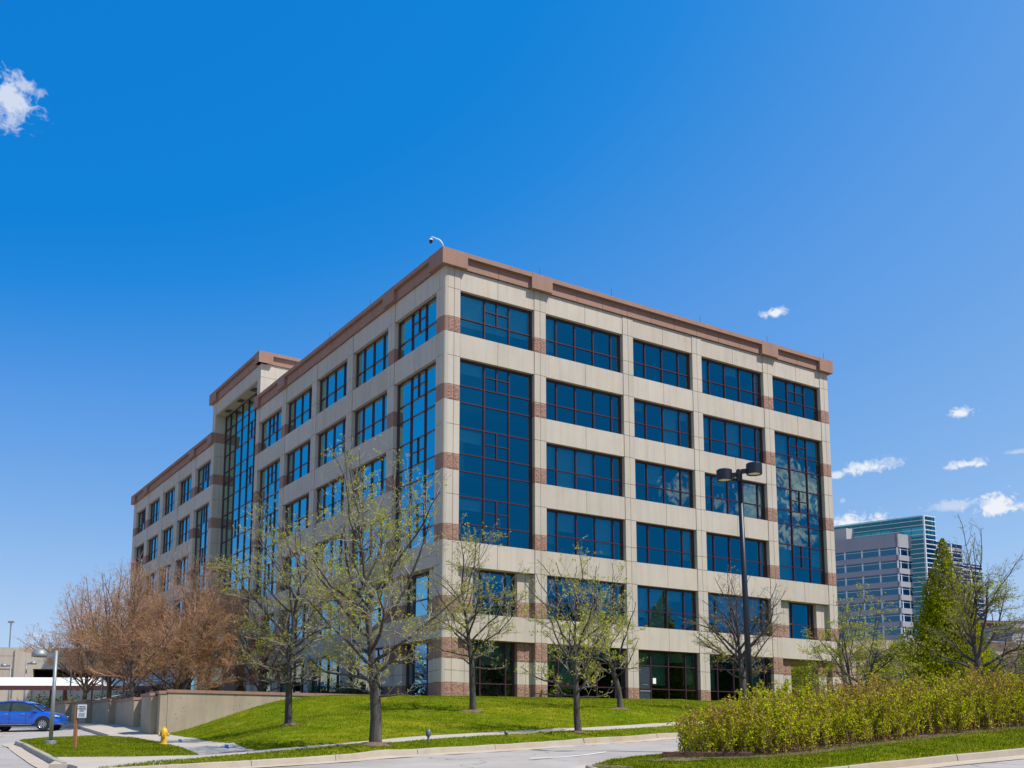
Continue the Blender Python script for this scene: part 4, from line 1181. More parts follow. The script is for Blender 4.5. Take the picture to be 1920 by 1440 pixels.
# trees across the street, outside the frame, that the ground floor glass mirrors
G6 = 'trees across the street mirrored in the windows'
for i, (x, y, s_) in enumerate([(50,34,1.75),(54,43,1.45),(58,30,1.6),(60,40,1.25),(66,34,1.2),(70,44,1.15),(75,38,1.2),(64,50,1.1),(58,20,1.3),(80,50,1.2),(88,58,1.2),(72,26,1.3),(84,42,1.3),(50,22,1.4),(95,50,1.3)]):
    r0 = bush('street_tree', Pt(x, y, 1.0), 4.4*s_, 4.4*s_, 8.0*s_, 9000, 'leaf_dark', 500+i, 'dark leafy tree across the street outside the view', 'tree', G6, size=.5, fill=.2)

# ------------------------------------------------------------------ grass blades
def blades(name, poly, n, hgt, seed, lo=.6):
    rng = np.random.RandomState(seed)
    pa = np.array([p[:2] for p in poly])
    P = np.column_stack([rng.uniform(pa[:, 0].min(), pa[:, 0].max(), n*4), rng.uniform(pa[:, 1].min(), pa[:, 1].max(), n*4)])
    P = P[in_poly(P, poly)][:n]
    z = Hn(P)+.008
    k = len(P)
    w = rng.uniform(0, 2*np.pi, k); hh = hgt*rng.uniform(lo, 1.3, k)
    b = np.column_stack([np.cos(w), np.sin(w), np.zeros(k)])*(hgt*.16+.002)[:, None] if hasattr(hgt, '__len__') else np.column_stack([np.cos(w), np.sin(w), np.zeros(k)])*(.011)
    base = np.column_stack([P, z])
    tip = base+np.column_stack([rng.normal(0, .35, k)*hh, rng.normal(0, .35, k)*hh, hh])
    V = np.stack([base-b, base+b, tip], 1).reshape(-1, 3)
    return mesh_np(name, V, np.arange(len(V)).reshape(-1, 3), M['blade'])
M['blade'] = leaf_mat('grass_blade', (0.06, 0.11, 0.002), (0.165, 0.205, 0.006), (0.38, 0.35, 0.05), 0.35, 0.5)
isl_poly = [tuple(p) for p in nearK if p[0] < 20]+[(20, 33.4), (15.3, 31.4), (10.9, 29.2), (8.4, 27.8), (5.3, 26.6), (4.0, 27.4), (5.2, 29.6), (2.6, 27.1)]
o = blades('grass', isl_poly, 42000, .055, 1); tag(o, None, None, None, 'stuff')
strip = [tuple(p) for p in kerbL if p[0] < 9 and p[1] > 23]+[tuple(p) for p in reversed(nearL) if p[0] < 9 and p[1] > 25.5]
o = blades('grass', strip, 42000, .05, 2); tag(o, None, None, None, 'stuff')
isl2 = [(-12.6, 28.55)] + [p for p in islK if p[1] > 26.9] + [tuple(p[:2]) for p in ISL_TOP] + [tuple(p[:2]) for p in PATH_L[1:]] + [(-10.4, 28.8)]
o = blades('grass', isl2, 30000, .045, 3); tag(o, None, None, None, 'stuff')
bp = [(-7.63, 31.0)] + [p for p in bermp if p[0] < 13] + [(13.5, 62), (-3.8, 55.0), (-7.4, 54.3), tuple(WA), (-15.74, 48.0), (-10.857, 38.0)]
o = blades('grass', bp, 90000, .055, 4); tag(o, None, None, None, 'stuff')

# ------------------------------------------------------------------ walls
WTH = math.atan2(WDIR.y, WDIR.x)
rw = empty('retaining_wall', (WA.x, WA.y, 0), WTH); tag(rw, 'long grey concrete retaining wall with a brown stone cap beside the grass mound', 'wall')
m = MB()
Lw = 12.9
m.box(0, 0, -.8, Lw, .34, 1.72); 
m.build('wall', M['wallc'], rw)
m = MB()
for k in range(7):
    a = -.06+(Lw+.06)*k/7; b = -.06+(Lw+.06)*(k+1)/7-.012
    m.box(a, -.05, 1.722, b, .42, 1.87)
m.build('cap', M['brown'], rw)
# ribbed end of the wall, stepping back toward the car park
m = MB()
m.box(-.34, .02, -.8, -.004, 2.3, 1.66); m.box(-.62, .55, -.8, -.345, 2.3, 1.58)
m.build('wall_end', M['wallc'], rw)
m = MB(); m.box(-.42, -.02, 1.662, -.064, 2.35, 1.80); m.box(-.70, .5, 1.582, -.424, 2.35, 1.72); m.build('cap', M['brown'], rw)
sw_ = empty('retaining_wall', (-16.5, 50.4, 0), BTH+math.pi/2); tag(sw_, 'stepped concrete wall of overlapping panels with brown caps behind the russet trees', 'wall')
for k in range(5):
    u0 = .8+k*4.3; u1 = u0+4.0
    off_ = .0+.35*k
    m = MB(); m.box(u0, off_, -.6+.18*k, u1, off_+.3, 1.50+.07*k); m.box(u0-.36, off_-.35, -.6+.18*k, u0-.004, off_+.3, 1.50+.07*k)
    m.build('wall', M['wallc'], sw_)
    m = MB(); m.box(u0-.4, off_-.39, 1.502+.07*k, u1+.02, off_+.36, 1.64+.07*k); m.build('cap', M['brown'], sw_)

# ------------------------------------------------------------------ street lamps
def twin_lamp():
    x, y = 6.90, 30.0; z = H(x, y)
    r = empty('street_lamp', (x, y, z)); tag(r, 'tall black steel street lamp with two round drum heads standing in the hedge', 'street lamp')
    dk = simple('black_steel', (.016, .019, .026), .42, .3, .1)
    top = 7.50-z
    lean = Vector((-.10, .12, 0))
    m = MB(); m.tube([(0, 0, -.2), (lean.x*.5, lean.y*.5, top*.5), (lean.x, lean.y, top)], [.098, .085, .072], 16); m.build('pole', dk, r, smooth=True)
    m = MB(); m.lathe([(.17, 0), (.17, .12), (.1, .16), (.1, .17)], 16); m.build('base', dk, r)
    t = Vector((lean.x, lean.y, top))
    m = MB(); m.lathe([(.088, -.34), (.088, .0), (.07, .03), (0, .04)], 16, t); m.build('collar', dk, r)
    ax = Vector((.88, -.475, 0)).normalized()
    for s_, dz in ((-1, -.10), (1, -.02)):
        c = t+ax*s_*.455+Vector((0, 0, dz))
        h = empty('tmp', (0, 0, 0)); bpy.data.objects.remove(h)
        m = MB()
        a0 = t+Vector((0, 0, dz-.02)); 
        n_ = Vector((-ax.y, ax.x, 0))
        p = a0+ax*s_*.06; q = a0+ax*s_*.24
        pts = []
        for P_, hw in ((p, .05), (q, .05)):
            pts += [P_+n_*hw+Vector((0, 0, .06)), P_-n_*hw+Vector((0, 0, .06)), P_-n_*hw-Vector((0, 0, .07)), P_+n_*hw-Vector((0, 0, .07))]
        for i in range(4): m.quad(pts[i], pts[(i+1) % 4], pts[4+(i+1) % 4], pts[4+i])
        m.build('arm', dk, r)
        m = MB(); m.lathe([(0, .185), (.20, .18), (.225, .165), (.236, .15), (.236, -.145), (.225, -.16), (.205, -.16), (.205, -.13)], 36, c)
        hd = m.build('lamp_head', dk, r, smooth=False)
        m = MB(); m.lathe([(.205, -.132), (.12, -.15), (0, -.156)], 30, c); m.build('lens', simple('frosted_lens', (.62, .58, .36), .25, 0, .15, 6), hd, smooth=True)
twin_lamp()
def dome_lamp(loc, hgt, label, side, group=None, scale=1.0, grey=None):
    r = empty('street_lamp', loc); tag(r, label, 'street lamp', group)
    g = grey or M['galv']
    s = scale
    m = MB(); m.tube([(0, 0, -.1), (0, 0, hgt)], [.075*s, .062*s], 14); m.build('pole', g, r, smooth=True)
    m = MB(); m.lathe([(.20*s, .0), (.20*s, .13), (.19*s, .14), (.1*s, .145)], 18); b_ = m.build('base', g, r)
    m = MB(); m.lathe([(.31*s, -.1), (.31*s, .012), (0, .014)], 20); m.build('footing', M['walk'], r)
    cx_ = side*.60*s
    m = MB(); m.box(min(side*.06*s, side*.36*s), -.045*s, hgt-.24*s, max(side*.06*s, side*.36*s), .045*s, hgt-.10*s); m.build('arm', g, r)
    m = MB(); m.lathe([(0, .15), (.09, .14), (.17, .11), (.24, .04), (.275, -.05), (.285, -.135), (.262, -.15), (.255, -.12)], 26, (cx_, 0, hgt-.08*s))
    for i, v in enumerate(m.v): m.v[i] = ((v[0]-cx_)*s+cx_, v[1]*s, (v[2]-hgt)*s+hgt)
    hd = m.build('lamp_shade', g, r, smooth=True)
    return r
M['galv'] = simple('grey_steel', (.24, .26, .27), .5, .35, .12)
dome_lamp((-16.778, 38.0, H(-16.78, 38)), 3.42, 'grey pole lamp with one round dome shade on the grass island at left', -1)
dome_lamp((-44.6, 92, 0.9), 5.3, 'small dome lamp showing above the left end of the carport roof', -1, 'dome lamps beyond the carport')
dome_lamp((-43.2, 92, 0.9), 5.5, 'small dome lamp above the carport roof, right of its twin', 1, 'dome lamps beyond the carport')
dome_lamp((34.2, 88.0, H(34.2, 88)), 3.6, 'small grey dome lamp at the foot of the hillside behind the hedge', 1)

# ------------------------------------------------------------------ parking sign
def sign():
    x, y = -14.221, 34.0; z = H(x, y)
    r = empty('parking_sign', (x, y, z)); tag(r, 'white visitor parking sign on a square brown post on the grass island', 'sign')
    m = MB(); m.box(-.05, -.05, -.2, .05, .05, 1.40); m.build('post', simple('rust_brown_post', (.30, .12, .055), .7, 0, .15), r, bevel=.006)
    m = MB(); m.box(.052, -.07, 1.0, .345, -.056, 1.43); p = m.build('sign_plate', simple('sign_white', (.70, .71, .74), .5, 0, .03), r)
    dk = simple('sign_ink', (.05, .05, .08), .6)
    for i, (s_, zz, sz) in enumerate((('VISITOR', 1.355, .062), ('PARKING', 1.288, .062), ('ONLY', 1.222, .062))):
        cu = bpy.data.curves.new('lettering', 'FONT'); cu.body = s_; cu.size = sz; cu.align_x = 'CENTER'; cu.align_y = 'CENTER'; cu.extrude = .001; cu.offset = .0022
        cu.materials.append(dk)
        tmp = bpy.data.objects.new('lettering', cu); link(tmp)
        bpy.context.view_layer.update()
        me_ = bpy.data.meshes.new_from_object(tmp.evaluated_get(bpy.context.evaluated_depsgraph_get()))
        bpy.data.objects.remove(tmp)
        o = bpy.data.objects.new('lettering', me_); link(o, p); o.location = (.199, -.0725, zz); o.rotation_euler = (R(90), 0, 0)
    m = MB(); rs = random.Random(2)
    for k in range(6):
        zz = 1.15-k*.022; wd = [.10, .095, .105, .10, .09, .10][k]; xx = .199-wd
        while xx < .199+wd:
            l = rs.uniform(.012, .035); m.box(xx, -.0725, zz-.005, min(xx+l, .199+wd), -.0705, zz+.004); xx += l+.008
    m.build('small_print', dk, p)
sign()

# ------------------------------------------------------------------ fire hydrant
def hydrant():
    x, y = -12.0, 36.0; z = H(x, y)
    r = empty('fire_hydrant', (x, y, z), .4); tag(r, 'yellow fire hydrant standing on the grass island', 'fire hydrant')
    yl = simple('hydrant_yellow', (.62, .36, .02), .42, 0, .12, 8)
    m = MB(); m.lathe([(.14, -.05), (.14, .03), (.155, .03), (.155, .06), (.105, .07), (.10, .30), (.105, .40), (.135, .41), (.135, .44), (.12, .45)], 20); m.build('barrel', yl, r, smooth=False)
    m = MB(); m.lathe([(.125, .45), (.12, .49), (.10, .54), (.065, .575), (.045, .585), (.045, .60), (0, .60)], 20); bn = m.build('bonnet', yl, r, smooth=True)
    m = MB(); m.lathe([(.028, .60), (.026, .645), (0, .65)], 5); m.build('operating_nut', yl, bn)
    for ang, rad_, ln in ((0, .048, .17), (math.pi, .048, .17), (-math.pi/2, .065, .165)):
        d = Vector((math.cos(ang), math.sin(ang), 0)); c = Vector((0, 0, .355))
        m = MB(); m.tube([c+d*.07, c+d*(ln-.03)], rad_, 14); m.tube([c+d*(ln-.03), c+d*ln], rad_*1.25, 8); m.tube([c+d*ln, c+d*(ln+.025)], .02, 5)
        m.build('outlet_cap', yl, r)
    for k in range(8):
        pass
hydrant()
# blue utility flags
for (x, y, lb) in ((-11.166, 35.0, 'small blue marking flag in the grass right of the hydrant'), (-8.24, 30.0, 'small blue marking flag at the edge of the footpath')):
    r = empty('marking_flag', Pt(x, y)); tag(r, lb, 'flag', 'blue utility marking flags')
    m = MB(); m.tube([(0, 0, 0), (.01, 0, .24)], .003, 5); m.build('stake', M['galv'], r)
    m = MB(); m.quad((.01, 0, .13), (.12, .02, .11), (.11, -.02, .22), (.01, 0, .24)); m.quad((.01, .002, .13), (-.03, .06, .14), (-.02, .05, .22), (.01, .002, .24))
    m.build('flag', simple('flag_blue', (.02, .22, .70), .5), r)
# garden uplight on a stub, small flood light, pier spot
r = empty('garden_light', Pt(-2.541, 31.72)); tag(r, 'grey path light with a rounded head on a short stem beside the sidewalk', 'garden light')
gr = simple('light_grey_paint', (.13, .15, .17), .5, .2)
m = MB(); m.tube([(0, 0, -.05), (0, 0, .22)], .035, 10); m.build('stem', gr, r)
m = MB(); m.lathe([(.0, .20), (.06, .21), (.075, .24), (.082, .32), (.072, .38), (.045, .42), (0, .43)], 16); m.build('lamp_head', gr, r, smooth=True)
r = empty('flood_light', Pt(-.195, 34.68)); tag(r, 'tiny grey flood light lying low on the grass strip', 'flood light')
m = MB(); m.tube([(0, 0, -.05), (0, 0, .07)], .02, 8); m.build('stem', gr, r)
m = MB(); m.lathe([(0, -.07), (.05, -.05), (.07, .0), (.07, .05), (.0, .055)], 14)
q = Matrix.Rotation(R(70), 4, 'Y')
m.v = [tuple((q @ Vector(v))+Vector((0, 0, .12))) for v in m.v]; m.build('lamp_head', gr, r, smooth=True)
r = empty('wall_connection', (BO.x+6.62*math.cos(BTH), BO.y+6.62*math.sin(BTH), 2.32), BTH); tag(r, 'chrome twin hose connection on the brown base of the second pillar', 'hose connection')
ch = simple('chrome', (.7, .7, .74), .15, 1.0, .05)
m = MB(); m.tube([(0, 0, 0), (0, -.14, 0)], .07, 14); m.build('body', ch, r)
m = MB(); m.tube([(0, -.14, 0), (-.10, -.24, -.05)], [.055, .06], 12); m.tube([(0, -.14, 0), (.10, -.24, -.05)], [.055, .06], 12); m.build('outlet', ch, r)
# timber edging at the hedge end
r = empty('timber_edging', Pt(4.6, 26.75)); tag(r, 'weathered brown timber edging log at the left end of the hedge', 'timber')
m = MB()
def T_(u, w_, z_): 
    a = R(-8); return (u*math.cos(a)-w_*math.sin(a), u*math.sin(a)+w_*math.cos(a), z_)
h0_ = H(4.6, 26.75)
m.box(-.75, -.09, -.06, 1.5, .08, .15, T_)
m.build('timber', simple('old_timber', (.11, .055, .035), .9, 0, .4, 5, .8, 16), r, bevel=.015)
drape('bare_patch', [(3.2, 26.4), (3.6, 26.1), (4.3, 25.9), (4.9, 26.1), (4.6, 26.5), (3.9, 26.7)], .035, M['soil'], .2, 0, .008)
drape('bare_patch', [(1.9, 25.3), (2.3, 24.9), (2.9, 24.8), (2.8, 25.2), (2.2, 25.6)], .033, M['soil'], .2, 0, .008)

# ------------------------------------------------------------------ blue car
def build_car(name, loc, rz, paint, label, group=None, cat='car'):
    r = empty(name, loc, rz); tag(r, label, cat, group)
    # x: length, front at +x; station: x, half width low, half width belt, z_bottom, z_belt(shoulder), z_top(deck)
    st = [(-2.13, .62, .66, .48, .90, .93), (-2.08, .78, .80, .36, .98, 1.02), (-1.95, .86, .87, .30, 1.03, 1.08), (-1.6, .90, .90, .24, 1.05, 1.10), (-1.0, .91, .90, .22, 1.02, 1.06),
          (0.0, .91, .885, .22, .97, 1.00), (.7, .91, .885, .22, .95, .985), (1.05, .91, .88, .22, .94, 1.00), (1.45, .90, .86, .24, .90, .965), (1.8, .87, .80, .27, .83, .885), (2.03, .78, .70, .31, .73, .775), (2.13, .62, .55, .38, .62, .65)]
    m = MB(); rings = []
    for x, wl, wb, zb, zs, zt in st:
        h = []
        h += [(x, 0, zb), (x, wl*.8, zb), (x, wl*.97, zb+.08), (x, wl*.985, zb+(zs-zb)*.35), (x, wb*1.01, zb+(zs-zb)*.72), (x, wb, zs), (x, wb*.93, zt-.01), (x, wb*.6, zt+.02), (x, 0, zt+.03)]
        rings.append(h+[(p[0], -p[1], p[2]) for p in h[-2:0:-1]])
    n = len(rings[0]); base = len(m.v)
    for rg in rings: m.v += rg
    for i in range(len(rings)-1):
        for k in range(n):
            k2 = (k+1) % n; m.f.append((i*n+k, i*n+k2, (i+1)*n+k2, (i+1)*n+k)); m.m.append(0)
    m.f.append(tuple(range(n))); m.m.append(0); m.f.append(tuple((len(rings)-1)*n+k for k in reversed(range(n)))); m.m.append(0)
    body = m.build('body', paint, r, smooth=True)
    sb = body.modifiers.new('sub', 'SUBSURF'); sb.levels = 1; sb.render_levels = 2
    # greenhouse: roof shell + glass band
    gh = [(-2.0, .70, 1.04, .60, 1.10), (-1.55, .80, 1.06, .60, 1.40), (-1.1, .84, 1.04, .62, 1.53), (-.4, .84, 1.0, .63, 1.58), (.2, .84, .98, .61, 1.545), (.6, .84, .98, .57, 1.43), (.95, .83, .99, .60, 1.20), (1.25, .80, .98, .70, 1.01)]
    m = MB()
    for (a, b) in zip(gh[:-1], gh[1:]):
        for s_ in (1, -1):
            m.quad((a[0], s_*a[1], a[2]-.05), (b[0], s_*b[1], b[2]-.05), (b[0], s_*b[3], b[4]-.035), (a[0], s_*a[3], a[4]-.035))
        m.quad((a[0], a[3], a[4]-.03), (b[0], b[3], b[4]-.03), (b[0], -b[3], b[4]-.03), (a[0], -a[3], a[4]-.03))
    m.build('windows', simple('car_glass', (.035, .05, .045), .06, 0, .3, 1.5), r)
    m = MB()
    # roof panel, pillars
    rf = gh[1:6]
    for (a, b) in zip(rf[:-1], rf[1:]):
        for s_ in (1, -1):
            m.quad((a[0], s_*(a[3]+.012), a[4]-.03), (b[0], s_*(b[3]+.012), b[4]-.03), (b[0], s_*(b[3]-.06), b[4]+.015), (a[0], s_*(a[3]-.06), a[4]+.015))
        m.quad((a[0], a[3]-.06, a[4]+.015), (b[0], b[3]-.06, b[4]+.015), (b[0], -(b[3]-.06), b[4]+.015), (a[0], -(a[3]-.06), a[4]+.015))
    for s_ in (1, -1):
        # A pillar down to the bonnet, rear sweep
        for (x0, y0, z0), (x1, y1, z1) in (((.60, .575, 1.43), (.95, .605, 1.20)), ((.95, .605, 1.20), (1.3, .72, .985)), ((-1.55, .605, 1.40), (-2.02, .62, 1.08))):
            m.tube([(x0, s_*y0, z0), (x1, s_*y1, z1)], .035, 6)
        # roof rail line over the side glass
        m.tube([(g_[0], s_*(g_[3]+.02), g_[4]-.045) for g_ in gh[1:6]], .028, 6)
        # rear quarter panel behind the small window
        m.poly([(-2.0, s_*.815, 1.02), (-1.2, s_*.865, 1.03), (-1.32, s_*.72, 1.36), (-1.55, s_*.665, 1.37)])
    m.build('roof', paint, r, smooth=True)
    blk = simple('black_trim', (.012, .012, .013), .5)
    m = MB()
    for s_ in (1, -1):
        m.poly([(-.42, s_*.872, 1.0), (-.33, s_*.872, 1.0), (-.36, s_*.665, 1.52), (-.42, s_*.665, 1.52)])
        m.box(-1.25, s_*.80, .22, 1.05, s_*.925, .31)
    m.build('pillar_trim', blk, r)
    m = MB(); 
    for s_ in (1, -1): m.box(-.95, s_*.90, .315, .75, s_*.932, .335)
    m.build('sill_strip', simple('chrome_strip', (.6, .6, .62), .2, .9), r)
    for xw in (-1.28, 1.32):
        for s_ in (1, -1):
            wc = Vector((xw, s_*.80, .335))
            m = MB(); ax = Vector((0, 1, 0))
            def ring_(rad, yy): return [(xw+rad*math.cos(2*math.pi*k/28), yy, .335+rad*math.sin(2*math.pi*k/28)) for k in range(28)]
            pr = [(.21, .79), (.215, .925), (.30, .935), (.335, .90), (.335, .74), (.21, .72)]
            for (ra, ya), (rb_, yb_) in zip(pr[:-1], pr[1:]):
                A_, B_ = ring_(ra, s_*ya), ring_(rb_, s_*yb_)
                for k in range(28): m.quad(A_[k], A_[(k+1) % 28], B_[(k+1) % 28], B_[k])
            wh = m.build('wheel', simple('tyre', (.018, .018, .018), .85), r, smooth=True)
            m = MB()
            m.poly([(p[0], s_*.86, p[2]) for p in ring_(.20, 0)], 1)
            for k in range(10):
                a_ = 2*math.pi*k/10; u_ = Vector((math.cos(a_), 0, math.sin(a_))); v_ = Vector((-math.sin(a_), 0, math.cos(a_)))
                c_ = Vector((xw, s_*.92, .335))
                m.quad(c_+u_*.03-v_*.02, c_+u_*.205-v_*.028, c_+u_*.205+v_*.028, c_+u_*.03+v_*.02)
            A_, B_ = ring_(.215, s_*.928), ring_(.19, s_*.90)
            for k in range(28): m.quad(A_[k], A_[(k+1) % 28], B_[(k+1) % 28], B_[k])
            m.build('rim', [simple('alloy', (.45, .46, .48), .25, .9), blk], wh)
            # wheel arch
            m = MB()
            for k in range(16):
                a0 = math.pi*k/16-.12; a1 = math.pi*(k+1)/16-.12+(.24/16)
                for (r0_, r1_) in ((.345, .42),):
                    m.quad(*[(xw+rr_*math.cos(aa_), s_*.922, .335+rr_*math.sin(aa_)) for rr_, aa_ in ((r0_, a0), (r1_, a0), (r1_, a1), (r0_, a1))])
                    m.quad(*[(xw+.345*math.cos(aa_), s_*yy_, .335+.345*math.sin(aa_)) for aa_, yy_ in ((a0, .922), (a1, .922), (a1, .6), (a0, .6))])
            m.poly([(xw+.36*math.cos(math.pi*k/12), s_*.915, .30+.36*math.sin(math.pi*k/12)) for k in range(13)])
            m.build('wheel_arch', blk, r)
    for s_ in (1, -1):
        m = MB(); m.box(1.86, s_*.60, .70, 2.05, s_*.80, .76); m.build('headlight', simple('lamp_glass', (.55, .58, .6), .1), r, bevel=.01)
        m = MB(); m.box(.80, s_*.86, .98, 1.02, s_*1.02, 1.10); m.build('mirror', paint, r, bevel=.03)
        for xx in (-.55, .30):
            m = MB(); m.box(xx-.10, s_*.895, .855, xx+.09, s_*.925, .885); m.build('door_handle', simple('chrome_strip', (.6, .6, .62), .2, .9), r, bevel=.006)
        m = MB()
        m.box(.45, s_*.917, .36, .458, s_*.921, .93); m.box(-.40, s_*.917, .36, -.392, s_*.921, .95); m.build('door_seam', blk, r)
        m = MB(); m.box(-2.12, s_*.5, .86, -2.02, s_*.82, .94); m.build('tail_light', simple('tail_red', (.4, .01, .01), .2), r)
    return r
def car_paint(name, c):
    m, nt, b = new_mat(name); b.inputs['Base Color'].default_value = (*c, 1); b.inputs['Metallic'].default_value = .1; b.inputs['Roughness'].default_value = .28
    b.inputs['Coat Weight'].default_value = 1; b.inputs['Coat Roughness'].default_value = .03
    return m
cz_ = H(-25.4, 55.3)-.15
car = build_car('parked_car', (-25.95, 55.4, cz_), R(3), car_paint('blue_paint', (.0, .085, .52)), 'bright blue crossover car parked nose to the path at left border')
car.rotation_euler = (0, R(-.8), R(4))

# small cars far off to the right, mostly screened
for (x, y, c, lb, rz) in ((47.6, 104, (.02, .09, .35), 'far blue car just right of the forked tree trunk', .3), (44.5, 104, (.5, .5, .52), 'far silver car partly behind the forked tree trunk', .3), (30.8, 82, (.03, .06, .25), 'far dark blue car seen through the open building corner', .2)):
    build_car('parked_car', (x, y, H(x, y)), rz, car_paint('paint', c), lb, 'distant parked cars behind the hedge')

# ------------------------------------------------------------------ carport and garage on the left
cp = empty('carport', (-40, 78, 0.35), R(2)); tag(cp, 'open carport with pale flat roof, dark red fascia and posts behind the blue car', 'carport')
rd_ = simple('dark_red_steel', (.10, .028, .026), .5)
m = MB(); m.poly([(-16, -2.6, 3.07), (13.5, -2.6, 3.07), (13.5, 3.4, 4.02), (-16, 3.4, 4.02)]); m.poly([(-16, -2.6, 3.0), (13.5, -2.6, 3.0), (13.5, 3.4, 3.95), (-16, 3.4, 3.95)])
m.build('roof', simple('roof_white', (.78, .76, .70), .6, 0, .04), cp)
m = MB(); m.box(-16, -2.66, 2.75, 13.6, -2.60, 3.08); m.box(13.5, -2.6, 2.8, 13.56, 3.4, 3.06); m.build('fascia', rd_, cp)
for x in (-14, -10.2, -6.2, -.8, 1.3, 4.8, 6.9, 9.2, 12.6):
    m = MB(); m.box(x-.10, -1.6 if int(x*10) % 2 else 1.2, -.6, x+.10, (-1.6 if int(x*10) % 2 else 1.2)+.2, 3.1); m.build('post', rd_, cp)
gg = empty('parking_garage', (-50, 112, .5), R(9)); tag(gg, 'pale concrete multi level parking garage behind the carport at far left', 'building')
cg = precast('garage_concrete', (.56, .49, .41)); 
m = MB()
m.box(-40, 0, 6.6, 18, .5, 8.9); m.box(-40, 0, -1, 18, .5, 5.25)
m.box(-40, .4, -1, 18, 30, -.5)
m.build('wall', cg, gg)
for x in (-36, -22.5, -9.0, -2.7, 10.5):
    m = MB(); m.box(x-.95, -.14, -1, x+.95, .6, 8.75); m.build('pilaster', cg, gg)
m = MB(); m.box(-2.6, .05, 5.2, -8, .4, 6.7); m.build('wall', cg, gg)
m = MB(); m.box(-39.5, .6, -1, 17.5, 28, 5.0); m.box(-39.5, 12, 5, 17.5, 12.4, 6.5); m.build('deck', simple('deck_dark', (.06, .06, .06), .9), gg)
m = MB(); m.box(-39.8, .3, 6.62, 17.8, 28, 6.9); m.build('upper_deck', cg, gg)
m = MB()
for x in np.arange(-38, 17, 4.5): m.box(x-.012, -.004, 6.65, x+.012, .1, 8.85)
m.box(-40, -.004, 7.95, 18, .1, 7.98); m.build('panel_joint', M['beige_joint'], gg)
m = MB(); m.box(2, 2, 5.02, 7.5, 2.2, 5.7); m.build('ramp_wall', M['brown'], gg)
pl = empty('street_lamp', (-57.5, 118, 8.9)); tag(pl, 'thin pole lamp on top deck of the parking garage at left border', 'street lamp')
m = MB(); m.tube([(0, 0, 0), (0, 0, 4.0)], .07, 8); m.build('pole', M['galv'], pl)
m = MB(); m.box(-.3, -.15, 3.9, .3, .15, 4.1); m.build('lamp_head', M['galv'], pl)
# steel posts and handrail near the stepped wall
for i, (x, y, h_, lb) in enumerate([(-28.1, 66.0, 3.2, 'thin dark post farthest from the wall corner'), (-25.9, 64.0, 2.4, 'rusty short post beside the second wall panel'), (-24.3, 61.5, 3.3, 'thin dark post between two russet trunks'), (-21.9, 58.5, 3.0, 'rusty post nearest the wall corner')]):
    r = empty('post', Pt(x, y)); tag(r, lb, 'post')
    m = MB(); m.tube([(0, 0, -.1), (0, 0, h_)], .05, 8); m.build('shaft', rd_ if i % 2 else M['galv'], r)
r = empty('stair_handrail', Pt(-30.0, 70.5), R(35)); tag(r, 'pale sloping handrail of the steps behind the blue car', 'handrail')
for dx in (0, 1.2, 2.4):
    m = MB(); m.tube([(dx, 0, -.1), (dx, 0, .9+.25*dx)], .03, 6); m.build('baluster', M['galv'], r)
m = MB(); m.tube([(-.8, 0, .85), (0, 0, .92), (2.4, 0, 1.52), (3.4, 0, 1.75)], .05, 8); m.build('rail', M['galv'], r)

